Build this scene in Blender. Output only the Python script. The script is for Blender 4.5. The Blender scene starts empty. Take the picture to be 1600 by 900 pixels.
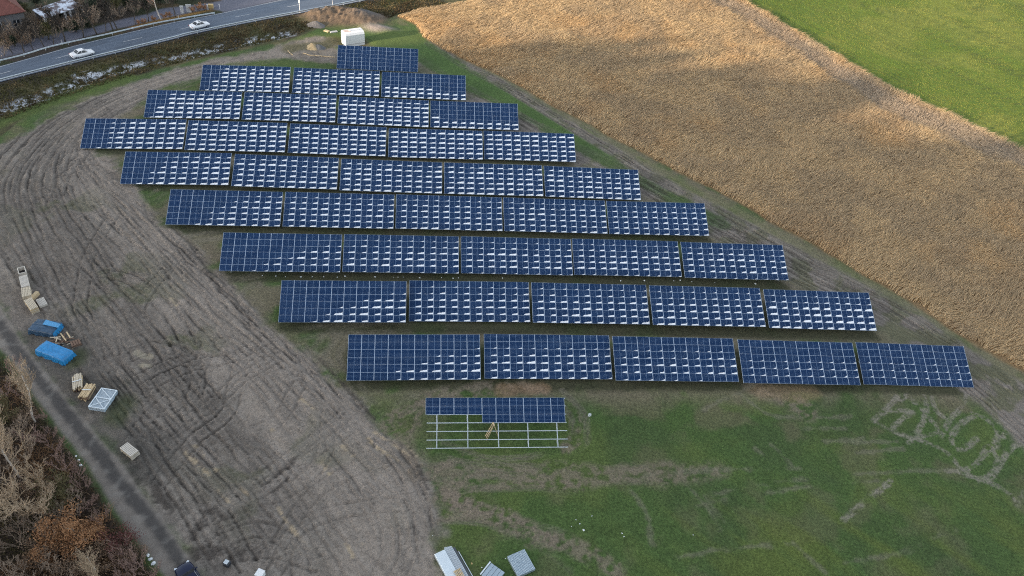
import bpy, math, random
import numpy as np
from mathutils import Matrix, Vector

random.seed(7)
RNG = np.random.default_rng(7)
SC = bpy.context.scene
COL = SC.collection
R = math.radians

# ---------------------------------------------------------------- camera
F_PX, PITCH, ROLL, CAM_H = 1194.33, 0.714794, 0.124609, 76.6464
_F = np.array([0, math.cos(PITCH), -math.sin(PITCH)])
_R0 = np.array([1.0, 0, 0])
_U0 = np.cross(_R0, _F)
_R = _R0 * math.cos(ROLL) + _U0 * math.sin(ROLL)
_U = -_R0 * math.sin(ROLL) + _U0 * math.cos(ROLL)
CAM = np.array([0, 0, CAM_H])


def base_h(x, y):
    """gentle large-scale lie of the land"""
    X = (np.clip(x, -90, 75) + 5) / 50
    Y = (np.clip(y, 45, 150) - 95) / 50
    return -0.5167 * X * X - 0.0507 * X * Y - 0.3592 * Y * Y


def at(u, v, dz=0.0):
    """photo position -> world point on the land (dz metres above it)"""
    d = _F + ((u - 800) / F_PX) * _R - ((v - 450) / F_PX) * _U
    z = 0.0
    for _ in range(6):
        s = (z + dz - CAM[2]) / d[2]
        P = CAM + s * d
        z = float(base_h(P[0], P[1]))
    return P


def W2(pts, dz=0.0):
    return np.array([at(u, v, dz)[:2] for u, v in pts])


# ---------------------------------------------------------------- noise
class Noise:
    def __init__(self, seed):
        self.t = np.random.default_rng(seed).random((256, 256))

    def v(self, x, y):
        xi = np.floor(x).astype(np.int64)
        yi = np.floor(y).astype(np.int64)
        fx = x - xi
        fy = y - yi
        fx = fx * fx * (3 - 2 * fx)
        fy = fy * fy * (3 - 2 * fy)
        t = self.t
        a = t[xi & 255, yi & 255]
        b = t[(xi + 1) & 255, yi & 255]
        c = t[xi & 255, (yi + 1) & 255]
        d = t[(xi + 1) & 255, (yi + 1) & 255]
        return (a * (1 - fx) + b * fx) * (1 - fy) + (c * (1 - fx) + d * fx) * fy

    def fbm(self, x, y, octaves=4, gain=0.5):
        s = 0
        a = 1.0
        n = 0
        ca, sa = 0.8, 0.6
        for _ in range(octaves):
            s = s + a * self.v(x, y)
            n += a
            a *= gain
            x, y = 2.03 * (ca * x - sa * y) + 17.3, 2.03 * (sa * x + ca * y) + 5.1
        return s / n


N1, N2, N3, N4 = Noise(1), Noise(2), Noise(3), Noise(4)


def sstep(a, b, x):
    t = np.clip((x - a) / (b - a), 0, 1)
    return t * t * (3 - 2 * t)


def lin(r, g, b, k=1.0):
    f = lambda c: (c / 255 / 12.92) if c / 255 <= 0.04045 else ((c / 255 + 0.055) / 1.055) ** 2.4
    return np.array([f(r) * k, f(g) * k, f(b) * k])


def poly_sd(X, Y, poly):
    """signed distance to a closed polygon, positive inside"""
    P = np.asarray(poly)
    d2 = np.full(X.shape, 1e12)
    ins = np.zeros(X.shape, bool)
    n = len(P)
    for i in range(n):
        x0, y0 = P[i]
        x1, y1 = P[(i + 1) % n]
        ex, ey = x1 - x0, y1 - y0
        L = ex * ex + ey * ey + 1e-9
        t = np.clip(((X - x0) * ex + (Y - y0) * ey) / L, 0, 1)
        d2 = np.minimum(d2, (X - x0 - t * ex) ** 2 + (Y - y0 - t * ey) ** 2)
        c = ((y0 > Y) != (y1 > Y)) & (X < (x1 - x0) * (Y - y0) / (y1 - y0 + 1e-12) + x0)
        ins ^= c
    d = np.sqrt(d2)
    return np.where(ins, d, -d)


def line_d(X, Y, pts, margin=6.0):
    """distance to an open polyline (far points clipped to 99)"""
    P = np.asarray(pts)
    out = np.full(X.shape, 99.0)
    lo = P.min(0) - margin
    hi = P.max(0) + margin
    m = (X > lo[0]) & (X < hi[0]) & (Y > lo[1]) & (Y < hi[1])
    if not m.any():
        return out
    x = X[m]
    y = Y[m]
    d2 = np.full(x.shape, 1e9)
    for i in range(len(P) - 1):
        x0, y0 = P[i]
        ex, ey = P[i + 1] - P[i]
        L = ex * ex + ey * ey + 1e-9
        t = np.clip(((x - x0) * ex + (y - y0) * ey) / L, 0, 1)
        d2 = np.minimum(d2, (x - x0 - t * ex) ** 2 + (y - y0 - t * ey) ** 2)
    out[m] = np.sqrt(d2)
    return out


def smooth_line(pts, step=0.5):
    """Catmull-Rom resample of a 2-D polyline"""
    P = np.asarray(pts, float)
    P = np.vstack([2 * P[0] - P[1], P, 2 * P[-1] - P[-2]])
    out = []
    for i in range(1, len(P) - 2):
        a, b, c, d = P[i - 1:i + 3]
        n = max(2, int(np.linalg.norm(c - b) / step))
        t = np.linspace(0, 1, n, endpoint=False)[:, None]
        out.append(0.5 * ((2 * b) + (c - a) * t + (2 * a - 5 * b + 4 * c - d) * t ** 2 + (3 * b - a - 3 * c + d) * t ** 3))
    out.append(P[-2][None])
    return np.vstack(out)


def line_normals(P):
    T = np.gradient(P, axis=0)
    T /= np.linalg.norm(T, axis=1)[:, None] + 1e-9
    return np.stack([-T[:, 1], T[:, 0]], 1)


# ---------------------------------------------------------------- objects
def tag(o, label=None, cat=None, group=None, kind=None):
    if label:
        o['label'] = label
    if cat:
        o['category'] = cat
    if group:
        o['group'] = group
    if kind:
        o['kind'] = kind
    return o


def link(name, me, parent=None):
    o = bpy.data.objects.new(name, me)
    COL.objects.link(o)
    if parent:
        o.parent = parent
    return o


def thing(name, label, cat, loc, rz=0.0, group=None):
    o = bpy.data.objects.new(name, None)
    COL.objects.link(o)
    o.empty_display_size = 0.3
    o.location = loc
    o.rotation_euler = (0, 0, rz)
    return tag(o, label, cat, group)


def copy_tree(o, parent=None):
    c = o.copy()
    COL.objects.link(c)
    if parent:
        c.parent = parent
    for ch in list(o.children):
        copy_tree(ch, c)
    return c


def mesh_np(name, V, faces, mats=(), attrs=None, smooth=False, midx=None):
    """faces: (n,3) or (n,4) int array, or a list of such arrays"""
    if not isinstance(faces, (list, tuple)):
        faces = [faces]
    me = bpy.data.meshes.new(name)
    me.vertices.add(len(V))
    me.vertices.foreach_set('co', np.asarray(V, np.float32).ravel())
    li = np.concatenate([f.ravel() for f in faces]).astype(np.int32)
    ls, tot = [], 0
    for f in faces:
        ls.append(np.arange(len(f)) * f.shape[1] + tot)
        tot += f.size
    ls = np.concatenate(ls).astype(np.int32)
    me.loops.add(len(li))
    me.loops.foreach_set('vertex_index', li)
    me.polygons.add(len(ls))
    me.polygons.foreach_set('loop_start', ls)
    if smooth:
        me.polygons.foreach_set('use_smooth', np.ones(len(ls), bool))
    for m in mats:
        me.materials.append(m)
    if midx is not None:
        me.polygons.foreach_set('material_index', np.asarray(midx, np.int32))
    if attrs:
        for k, a in attrs.items():
            a = np.asarray(a, np.float32)
            if a.ndim == 1:
                at_ = me.attributes.new(k, 'FLOAT', 'POINT')
                at_.data.foreach_set('value', a)
            else:
                at_ = me.attributes.new(k, 'FLOAT_COLOR', 'POINT')
                if a.shape[1] == 3:
                    a = np.hstack([a, np.ones((len(a), 1), np.float32)])
                at_.data.foreach_set('color', a.ravel())
    me.update(calc_edges=True)
    me.validate()
    return me


class MB:
    """collects boxes, prisms, tubes and quads, builds ONE mesh"""

    def __init__(self):
        self.v = []
        self.f = []
        self.m = []

    def add(self, verts, faces, m=0):
        b = len(self.v)
        self.v += [tuple(map(float, v)) for v in verts]
        self.f += [tuple(b + i for i in f) for f in faces]
        self.m += [m] * len(faces)
        return self

    def box(self, c, s, rz=0.0, m=0, M=None, bev=0.0):
        """c centre, s full size"""
        hx, hy, hz = s[0] / 2, s[1] / 2, s[2] / 2
        if bev > 0:
            b = min(bev, hx * .45, hy * .45, hz * .45)
            rings = [(hx - b, hy - b, -hz), (hx, hy, -hz + b), (hx, hy, hz - b), (hx - b, hy - b, hz)]
            vs = []
            for (x, y, z) in rings:
                q = b * 0.8 if x == hx else 0.0
                xx, yy = x, y
                vs += [(-xx + q, -yy, z), (xx - q, -yy, z), (xx, -yy + q, z), (xx, yy - q, z), (xx - q, yy, z), (-xx + q, yy, z), (-xx, yy - q, z), (-xx, -yy + q, z)]
            fs = [tuple(range(7, -1, -1)), tuple(range(24, 32))]
            for k in range(3):
                for i in range(8):
                    j = (i + 1) % 8
                    fs.append((k * 8 + i, k * 8 + j, k * 8 + 8 + j, k * 8 + 8 + i))
        else:
            vs = [(x, y, z) for z in (-hz, hz) for x, y in ((-hx, -hy), (hx, -hy), (hx, hy), (-hx, hy))]
            fs = [(3, 2, 1, 0), (4, 5, 6, 7), (0, 1, 5, 4), (1, 2, 6, 5), (2, 3, 7, 6), (3, 0, 4, 7)]
        ca, sa = math.cos(rz), math.sin(rz)
        out = []
        for x, y, z in vs:
            p = (ca * x - sa * y + c[0], sa * x + ca * y + c[1], z + c[2])
            if M is not None:
                p = tuple(M @ Vector(p))
            out.append(p)
        return self.add(out, fs, m)

    def bar(self, a, b, w, h=None, m=0, up=(0, 0, 1)):
        """square bar from a to b"""
        h = h or w
        a = Vector(a)
        b = Vector(b)
        d = (b - a).normalized()
        u = Vector(up)
        if abs(d.dot(u)) > 0.98:
            u = Vector((1, 0, 0))
        s = d.cross(u).normalized()
        t = s.cross(d)
        vs = []
        for p in (a, b):
            for i, j in ((-1, -1), (1, -1), (1, 1), (-1, 1)):
                vs.append(p + s * (w / 2 * i) + t * (h / 2 * j))
        return self.add(vs, [(3, 2, 1, 0), (4, 5, 6, 7), (0, 1, 5, 4), (1, 2, 6, 5), (2, 3, 7, 6), (3, 0, 4, 7)], m)

    def tube(self, pts, rad, n=8, m=0, caps=True):
        pts = [Vector(p) for p in pts]
        if not isinstance(rad, (list, tuple)):
            rad = [rad] * len(pts)
        vs = []
        prev = None
        for i, p in enumerate(pts):
            d = (pts[min(i + 1, len(pts) - 1)] - pts[max(i - 1, 0)]).normalized()
            if prev is None:
                u = Vector((0, 0, 1)) if abs(d.z) < 0.9 else Vector((1, 0, 0))
            else:
                u = prev
            s = d.cross(u).normalized()
            u = s.cross(d)
            prev = u
            for k in range(n):
                a = 2 * math.pi * k / n
                vs.append(p + s * (rad[i] * math.cos(a)) + u * (rad[i] * math.sin(a)))
        fs = []
        for i in range(len(pts) - 1):
            for k in range(n):
                j = (k + 1) % n
                fs.append((i * n + k, i * n + j, i * n + n + j, i * n + n + k))
        if caps:
            fs.append(tuple(range(n - 1, -1, -1)))
            fs.append(tuple(range((len(pts) - 1) * n, len(pts) * n)))
        return self.add(vs, fs, m)

    def prism(self, outline, z0, z1, m=0):
        """vertical prism over a ccw outline"""
        n = len(outline)
        vs = [(x, y, z0) for x, y in outline] + [(x, y, z1) for x, y in outline]
        fs = [tuple(range(n - 1, -1, -1)), tuple(range(n, 2 * n))]
        for i in range(n):
            j = (i + 1) % n
            fs.append((i, j, n + j, n + i))
        return self.add(vs, fs, m)

    def mesh(self, name, mats, smooth=False):
        me = bpy.data.meshes.new(name)
        me.from_pydata(self.v, [], self.f)
        if not isinstance(mats, (list, tuple)):
            mats = [mats]
        for q in mats:
            me.materials.append(q)
        me.polygons.foreach_set('material_index', self.m)
        if smooth:
            me.polygons.foreach_set('use_smooth', [True] * len(self.f))
        me.update()
        return me

    def build(self, name, mats, parent=None, smooth=False):
        return link(name, self.mesh(name, mats, smooth), parent)


# ---------------------------------------------------------------- materials
def nt(name):
    m = bpy.data.materials.new(name)
    m.use_nodes = True
    n = m.node_tree
    for x in list(n.nodes):
        if x.type != 'OUTPUT_MATERIAL':
            n.nodes.remove(x)
    b = n.nodes.new('ShaderNodeBsdfPrincipled')
    n.links.new(b.outputs[0], n.nodes['Material Output'].inputs[0])
    return m, n, b


def rgba(c):
    return (float(c[0]), float(c[1]), float(c[2]), 1.0)


def simple(name, col, rough=0.6, metal=0.0, var=0.18, scale=6.0, bump=0.0, spec=0.5, detail=5):
    """base colour broken up with object-space noise"""
    m, n, b = nt(name)
    tc = n.nodes.new('ShaderNodeTexCoord')
    no = n.nodes.new('ShaderNodeTexNoise')
    no.inputs['Scale'].default_value = scale
    no.inputs['Detail'].default_value = detail
    no.inputs['Roughness'].default_value = 0.65
    n.links.new(tc.outputs['Object'], no.inputs['Vector'])
    mr = n.nodes.new('ShaderNodeMapRange')
    mr.inputs['From Min'].default_value = 0.25
    mr.inputs['From Max'].default_value = 0.75
    mr.inputs['To Min'].default_value = 1 - var
    mr.inputs['To Max'].default_value = 1 + var
    n.links.new(no.outputs['Fac'], mr.inputs['Value'])
    mx = n.nodes.new('ShaderNodeVectorMath')
    mx.operation = 'SCALE'
    mx.inputs[0].default_value = tuple(float(c) for c in col)
    n.links.new(mr.outputs[0], mx.inputs['Scale'])
    n.links.new(mx.outputs[0], b.inputs['Base Color'])
    b.inputs['Roughness'].default_value = rough
    b.inputs['Metallic'].default_value = metal
    b.inputs['Specular IOR Level'].default_value = spec
    if bump:
        bp = n.nodes.new('ShaderNodeBump')
        bp.inputs['Strength'].default_value = bump
        bp.inputs['Distance'].default_value = 0.05
        n.links.new(no.outputs['Fac'], bp.inputs['Height'])
        n.links.new(bp.outputs[0], b.inputs['Normal'])
    return m


def attr_mat(name, attr, rough=0.9, spec=0.2, fine=(3.0, 0.25), bump=0.0, bdist=0.06, fine2=None, transl=0.0, grain=False, cracks=False):
    """base colour from a mesh attribute times fine procedural noise"""
    m, n, b = nt(name)
    a = n.nodes.new('ShaderNodeAttribute')
    a.attribute_name = attr
    col = a.outputs['Color']
    tc = n.nodes.new('ShaderNodeTexCoord')
    hs = None
    for (sc, var) in [q for q in (fine, fine2) if q]:
        no = n.nodes.new('ShaderNodeTexNoise')
        no.inputs['Scale'].default_value = sc
        no.inputs['Detail'].default_value = 6
        no.inputs['Roughness'].default_value = 0.7
        n.links.new(tc.outputs['Object'], no.inputs['Vector'])
        mr = n.nodes.new('ShaderNodeMapRange')
        mr.inputs['From Min'].default_value = 0.3
        mr.inputs['From Max'].default_value = 0.7
        mr.inputs['To Min'].default_value = 1 - var
        mr.inputs['To Max'].default_value = 1 + var
        n.links.new(no.outputs['Fac'], mr.inputs['Value'])
        fac = mr.outputs[0]
        if grain:                       # an attribute says how coarse the surface is
            ga = n.nodes.new('ShaderNodeAttribute')
            ga.attribute_name = 'grain'
            mg_ = n.nodes.new('ShaderNodeMix')
            mg_.inputs[2].default_value = 1.0
            n.links.new(ga.outputs['Fac'], mg_.inputs[0])
            n.links.new(fac, mg_.inputs[3])
            fac = mg_.outputs[0]
        mx = n.nodes.new('ShaderNodeVectorMath')
        mx.operation = 'SCALE'
        n.links.new(col, mx.inputs[0])
        n.links.new(fac, mx.inputs['Scale'])
        col = mx.outputs[0]
        if hs is None:
            hs = no
    if cracks:                          # crumbly furrows in bare churned soil
        for (sc, wdt, amt) in ((0.85, 0.026, 0.36), (2.1, 0.038, 0.28)):
            no = n.nodes.new('ShaderNodeTexNoise')
            no.inputs['Scale'].default_value = sc
            no.inputs['Detail'].default_value = 5
            no.inputs['Distortion'].default_value = 1.6
            n.links.new(tc.outputs['Object'], no.inputs['Vector'])
            s1 = n.nodes.new('ShaderNodeMath')
            s1.operation = 'SUBTRACT'
            s1.inputs[1].default_value = 0.5
            n.links.new(no.outputs['Fac'], s1.inputs[0])
            s2 = n.nodes.new('ShaderNodeMath')
            s2.operation = 'ABSOLUTE'
            n.links.new(s1.outputs[0], s2.inputs[0])
            m1 = n.nodes.new('ShaderNodeMapRange')
            m1.inputs['From Max'].default_value = wdt
            m1.inputs['To Min'].default_value = amt
            m1.inputs['To Max'].default_value = 0.0
            n.links.new(s2.outputs[0], m1.inputs['Value'])
            m2 = n.nodes.new('ShaderNodeMapRange')      # only where the soil is bare
            m2.inputs['From Min'].default_value = 0.35
            m2.inputs['From Max'].default_value = 0.9
            m2.inputs['To Min'].default_value = 1.0
            m2.inputs['To Max'].default_value = 0.15
            n.links.new(ga.outputs['Fac'], m2.inputs['Value'])
            m3 = n.nodes.new('ShaderNodeMath')
            m3.operation = 'MULTIPLY'
            n.links.new(m1.outputs[0], m3.inputs[0])
            n.links.new(m2.outputs[0], m3.inputs[1])
            m4 = n.nodes.new('ShaderNodeMath')
            m4.operation = 'SUBTRACT'
            m4.inputs[0].default_value = 1.06
            n.links.new(m3.outputs[0], m4.inputs[1])
            mx = n.nodes.new('ShaderNodeVectorMath')
            mx.operation = 'SCALE'
            n.links.new(col, mx.inputs[0])
            n.links.new(m4.outputs[0], mx.inputs['Scale'])
            col = mx.outputs[0]
    n.links.new(col, b.inputs['Base Color'])
    b.inputs['Roughness'].default_value = rough
    b.inputs['Specular IOR Level'].default_value = spec
    if bump and hs is not None:
        bp = n.nodes.new('ShaderNodeBump')
        bp.inputs['Strength'].default_value = bump
        bp.inputs['Distance'].default_value = bdist
        n.links.new(hs.outputs['Fac'], bp.inputs['Height'])
        n.links.new(bp.outputs[0], b.inputs['Normal'])
    if transl:
        tr = n.nodes.new('ShaderNodeBsdfTranslucent')
        n.links.new(col, tr.inputs['Color'])
        ms = n.nodes.new('ShaderNodeMixShader')
        ms.inputs[0].default_value = transl
        n.links.new(b.outputs[0], ms.inputs[1])
        n.links.new(tr.outputs[0], ms.inputs[2])
        n.links.new(ms.outputs[0], n.nodes['Material Output'].inputs[0])
    return m


M = {}
M['alu'] = simple('anodised_aluminium', (0.62, 0.66, 0.70), 0.38, 0.35, 0.05)
M['galv'] = simple('galvanised_steel', (0.60, 0.66, 0.70), 0.45, 0.45, 0.12, 3.0)
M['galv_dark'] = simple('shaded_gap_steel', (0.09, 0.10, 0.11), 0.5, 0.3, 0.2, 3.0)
M['galv_pale'] = simple('new_zinc_sheet', (0.70, 0.78, 0.83), 0.4, 0.2, 0.06, 2.0)
M['galv_blue'] = simple('zinc_sheet', (0.38, 0.47, 0.54), 0.42, 0.3, 0.1, 2.5)
M['wood'] = simple('pale_raw_wood', (0.56, 0.43, 0.26), 0.8, 0, 0.25, 5.0)
M['wood_grey'] = simple('weathered_pale_wood', (0.54, 0.47, 0.36), 0.85, 0, 0.25, 5.0)
M['wood_dark'] = simple('old_brown_wood', (0.16, 0.10, 0.07), 0.85, 0, 0.3, 4.0)
M['cardboard'] = simple('bleached_boards', (0.56, 0.52, 0.46), 0.85, 0, 0.15, 5.0)
M['dark'] = simple('dark_void', (0.02, 0.02, 0.022), 0.8, 0, 0.2)
M['tarp'] = simple('blue_tarpaulin', (0.020, 0.22, 0.50), 0.42, 0, 0.25, 2.6, 1.0)
M['tarp_pale'] = simple('pale_blue_tarpaulin', (0.08, 0.30, 0.56), 0.38, 0, 0.2, 2.5, 0.4)
M['tarp_dark'] = simple('greyed_blue_tarpaulin', (0.030, 0.070, 0.125), 0.45, 0, 0.35, 2.5, 0.5)
M['white'] = simple('white_paint', (0.80, 0.81, 0.82), 0.5, 0, 0.04, 2.0)
M['white_plastic'] = simple('white_plastic', (0.72, 0.76, 0.78), 0.45, 0, 0.12, 6.0, 0.3)
M['car_white'] = simple('white_car_paint', (0.82, 0.83, 0.85), 0.22, 0, 0.02, 1.0)
M['car_navy'] = simple('navy_car_paint', (0.008, 0.014, 0.045), 0.2, 0.2, 0.1, 1.0)
M['glass'] = simple('dark_car_glass', (0.015, 0.02, 0.028), 0.08, 0, 0.1, 1.0)
M['tyre'] = simple('rubber', (0.02, 0.02, 0.021), 0.85, 0, 0.2)
M['rim'] = simple('wheel_alloy', (0.45, 0.47, 0.5), 0.3, 0.7, 0.1)
M['lamp_red'] = simple('red_lens', (0.35, 0.02, 0.02), 0.2, 0, 0.1)
M['lamp_clear'] = simple('clear_lens', (0.75, 0.8, 0.85), 0.12, 0, 0.05)
M['roof_red'] = simple('red_roof_tiles', (0.17, 0.062, 0.050), 0.85, 0, 0.3, 1.2, 0.4)
M['render_grey'] = simple('grey_render_wall', (0.16, 0.16, 0.17), 0.9, 0, 0.15, 1.0)
M['render_pale'] = simple('pale_render_wall', (0.52, 0.53, 0.55), 0.85, 0, 0.12, 1.0)
M['clay'] = simple('yellow_clay', (0.40, 0.31, 0.18), 0.9, 0, 0.2, 1.5, 0.8)
M['concrete'] = simple('grey_concrete', (0.40, 0.40, 0.40), 0.85, 0, 0.15, 2.0)
M['black_plastic'] = simple('black_plastic', (0.03, 0.035, 0.045), 0.5, 0, 0.2)
M['blue_print'] = simple('blue_print', (0.03, 0.08, 0.35), 0.5, 0, 0.1)
M['yellow'] = simple('faded_yellow_plastic', (0.50, 0.36, 0.16), 0.6, 0, 0.2, 4.0)
# ================================================================ LAND
def axis(lo, hi, step, far_lo, far_hi, grow=1.18):
    mid = np.arange(lo, hi + step * 0.5, step)
    a, s, x = [], step, lo
    while x > far_lo:
        s *= grow
        x -= s
        a.append(x)
    b, s, x = [], step, hi
    while x < far_hi:
        s *= grow
        x += s
        b.append(x)
    return np.concatenate([np.array(a)[::-1], mid, np.array(b)])


_ya = np.arange(34, 100, 0.2)
_yb = np.arange(100, 150, 0.3)
_yc = np.arange(150, 215, 0.5)
_l, s_, y_ = [], 0.2, 34.0
while y_ > -1500:
    s_ *= 1.25
    y_ -= s_
    _l.append(y_)
_h, s_, y_ = [], 0.5, 215.0
while y_ < 2500:
    s_ *= 1.06
    y_ += s_
    _h.append(y_)
GY = np.concatenate([np.array(_l)[::-1], _ya, _yb, _yc, np.array(_h)])
_xm = np.arange(-92, 84, 0.215)
_l, s_, x_ = [], 0.215, -92.0
while x_ > -1800:
    s_ *= 1.06
    x_ -= s_
    _l.append(x_)
_h, s_, x_ = [], 0.215, float(_xm[-1])
while x_ < 1800:
    s_ *= 1.05
    x_ += s_
    _h.append(x_)
GX = np.concatenate([np.array(_l)[::-1], _xm, np.array(_h)])
X, Y = np.meshgrid(GX, GY)
ROAD_Z = 0.35

# ---- digitised edges (positions read off the photograph, put on the land)
road_low = smooth_line(W2([(-150, 168), (-60, 148), (0, 131), (90, 108), (180, 86), (272, 63.5), (300, 56), (400, 35.5), (470, 22.5), (550, 7), (640, -12), (800, -45)]), 1.5)
road_up = smooth_line(W2([(-150, 143), (-60, 121), (0, 106), (60, 89.5), (125, 71.5), (250, 41.5), (350, 21.5), (420, 6), (470, -5), (550, -22), (640, -40), (800, -72)]), 1.5)
road_poly = np.vstack([road_low, road_up[::-1]])
verge_low = W2([(0, 215), (40, 182), (90, 160), (140, 142), (200, 122), (270, 103), (330, 88), (400, 74), (440, 66), (475, 55), (500, 42), (590, 38), (622, 24)])
side_poly = W2([(330, 14), (352, 20.5), (420, 5.5), (480, -8), (470, -40), (380, -40), (370, -10), (345, 2), (300, 8), (250, 14), (230, 22), (190, 30), (150, 42), (90, 52), (30, 66), (-60, 84), (-60, 100), (0, 92), (60, 78), (120, 62), (180, 46), (240, 32), (290, 22)])
lane_poly = W2([(-80, 420), (-80, 470), (0, 546), (12, 556), (56, 622), (100, 680), (138, 728), (180, 798), (230, 866), (256, 900), (300, 960), (345, 960), (318, 900), (280, 848), (236, 788), (186, 716), (128, 652), (90, 606), (40, 540), (0, 478), (-40, 424)])
lane_mid = smooth_line(W2([(-60, 426), (0, 508), (40, 566), (90, 628), (140, 690), (190, 757), (235, 812), (262, 850), (300, 905), (330, 950)]), 0.8)
scrub_poly = W2([(-200, 470), (-60, 500), (-10, 548), (50, 622), (95, 682), (133, 730), (175, 800), (225, 868), (250, 900), (300, 975), (150, 1100), (-300, 1000)])
mud_poly = W2([(-40, 424), (0, 478), (40, 540), (90, 606), (128, 652), (186, 716), (236, 788), (280, 848), (318, 900), (345, 960), (700, 975), (693, 930), (680, 880), (676, 845), (688, 820), (682, 790), (664, 748), (652, 722), (640, 705), (618, 690), (598, 676), (575, 652), (550, 622), (520, 592), (498, 566), (470, 540), (440, 520), (418, 503), (395, 480), (370, 455), (345, 428), (318, 402), (296, 380), (270, 358), (246, 338), (238, 318), (222, 296), (200, 282), (185, 264), (176, 248), (150, 242), (140, 222), (160, 192), (215, 168), (240, 142), (318, 118), (330, 102), (430, 92), (525, 98), (526, 60), (478, 58), (420, 78), (330, 94), (270, 110), (200, 130), (140, 152), (95, 178), (40, 205), (0, 225), (-60, 260)])
reed_poly = W2([(621, 27), (650, 39), (662, 58), (690, 76), (725, 93), (775, 116), (825, 143), (862, 166), (925, 196), (950, 213), (990, 231), (1062, 271), (1137, 308), (1200, 346), (1250, 371), (1350, 431), (1425, 473), (1475, 508), (1500, 526), (1550, 553), (1600, 582), (1760, 680), (1960, 430), (1760, 310), (1600, 236), (1500, 189), (1400, 143), (1300, 84), (1200, 25), (1160, 2), (1090, -40), (900, -60), (760, -6), (700, 9), (650, 17)])
crop_poly = W2([(1160, 0), (1200, 23), (1300, 82), (1400, 141), (1500, 187), (1600, 234), (1760, 308), (2100, 470), (2600, 100), (1600, -150), (1090, -42)])
right_dirt = smooth_line(W2([(640, 92), (690, 130), (760, 165), (830, 205), (900, 240), (985, 275), (1050, 312), (1120, 350), (1190, 390), (1250, 425), (1330, 462), (1400, 505), (1460, 540), (1530, 590), (1600, 650), (1700, 740)]), 1.0)
edge_track = smooth_line(W2([(672, 66), (720, 97), (770, 124), (830, 160), (900, 202), (960, 238), (1040, 288), (1110, 325), (1180, 362), (1260, 405), (1340, 448), (1420, 492), (1490, 540), (1560, 585), (1640, 640)]), 1.0)

# ---- fields
n_big = N1.fbm(X / 14, Y / 14, 4)
n_mid = N2.fbm(X / 3.5, Y / 3.5, 4)
n_fin = N3.fbm(X / 0.9, Y / 0.9, 3)
n_xf = N1.fbm(X / 0.42 + 11, Y / 0.42, 2)
n_s = N4.fbm(X / 6.0 + 40, Y / 6.0, 4)
wob = (n_mid - 0.5) * 3.0 + (n_fin - 0.5) * 1.3
near = sstep(330, 200, np.hypot(X, Y - 110))

sd_mud = poly_sd(X, Y, mud_poly)
sd_reed = poly_sd(X, Y, reed_poly)
sd_crop = poly_sd(X, Y, crop_poly)
sd_lane = poly_sd(X, Y, lane_poly)
sd_scrub = poly_sd(X, Y, scrub_poly)
sd_road = poly_sd(X, Y, road_poly)
sd_side = poly_sd(X, Y, side_poly)
# north of the road / between road and works
up_pts = np.vstack([road_up])
_m = np.interp(X, road_up[:, 0], road_up[:, 1])
beyond_road = Y > _m
_vl = np.interp(X, verge_low[:, 0], verge_low[:, 1])
_rl = np.interp(X, road_low[:, 0], road_low[:, 1])
verge = sstep(-1.2, 1.2, Y - _vl + wob * 0.5) * (Y < _rl + 1) * (sd_reed < 0.5)

# ---- wheel ruts: several layers of distance fields
LAYERS = 6
DT = [np.full(X.shape, 9.0, np.float32) for _ in range(LAYERS)]


def stamp(layer, P, half=5):
    """min-distance of grid points to the samples of a track"""
    D = DT[layer]
    ix = np.searchsorted(GX, P[:, 0])
    iy = np.searchsorted(GY, P[:, 1])
    k = np.arange(-half, half)
    for dy in k:
        yy = np.clip(iy + dy, 0, len(GY) - 1)
        for dx in k:
            xx = np.clip(ix + dx, 0, len(GX) - 1)
            d = np.hypot(GX[xx] - P[:, 0], GY[yy] - P[:, 1]).astype(np.float32)
            np.minimum.at(D, (yy, xx), d)


def rut_pair(layer, pts, gauge=1.9, wobble=0.5, step=0.14, seed=0):
    P = smooth_line(pts, step)
    nn = line_normals(P)
    s = np.arange(len(P)) * step
    w = (N1.fbm(s / 9 + seed * 7.7, s * 0 + seed, 3) - 0.5) * 2 * wobble
    w = w + (N3.fbm(s / 3.1 + seed * 3.3, s * 0 + seed, 2) - 0.5) * 0.55 * wobble
    w2 = (N2.v(s / 1.7 + seed, s * 0 + 3 + seed) - 0.5) * 0.22
    for sg in (-1, 1):
        stamp(layer, P + nn * (w + w2 + sg * gauge / 2)[:, None])


G1 = smooth_line(W2([(525, 66), (430, 88), (330, 110), (250, 136), (180, 170), (130, 205), (95, 240), (80, 290), (100, 345), (140, 405), (200, 480), (270, 560), (340, 640), (405, 715), (470, 795), (545, 905)]), 1.0)
G2 = smooth_line(W2([(525, 92), (430, 96), (330, 118), (300, 130), (215, 160), (155, 193), (130, 235), (165, 275), (215, 308), (255, 350), (312, 402), (365, 457), (430, 522), (492, 580), (560, 650), (622, 722), (660, 790), (668, 905)]), 1.0)
G3 = smooth_line(W2([(480, 62), (400, 80), (270, 112), (180, 145), (110, 180), (50, 235), (30, 300), (50, 360), (80, 420), (120, 490), (180, 570), (240, 645), (310, 725), (390, 805), (455, 905)]), 1.0)
G4 = smooth_line(W2([(430, 74), (300, 100), (180, 138), (90, 175), (20, 230), (-30, 300), (-10, 370), (35, 430), (80, 500), (130, 570), (190, 650), (250, 735), (310, 820), (360, 905)]), 1.0)


def resample(P, n=90):
    s = np.concatenate([[0], np.cumsum(np.linalg.norm(np.diff(P, axis=0), axis=1))])
    q = np.linspace(0, s[-1], n)
    return np.stack([np.interp(q, s, P[:, 0]), np.interp(q, s, P[:, 1])], 1)


GG = [resample(g) for g in (G2, G1, G3, G4)]


def guide(t):
    i = min(int(t), 2)
    f = t - i
    return GG[i] * (1 - f) + GG[i + 1] * f


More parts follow.
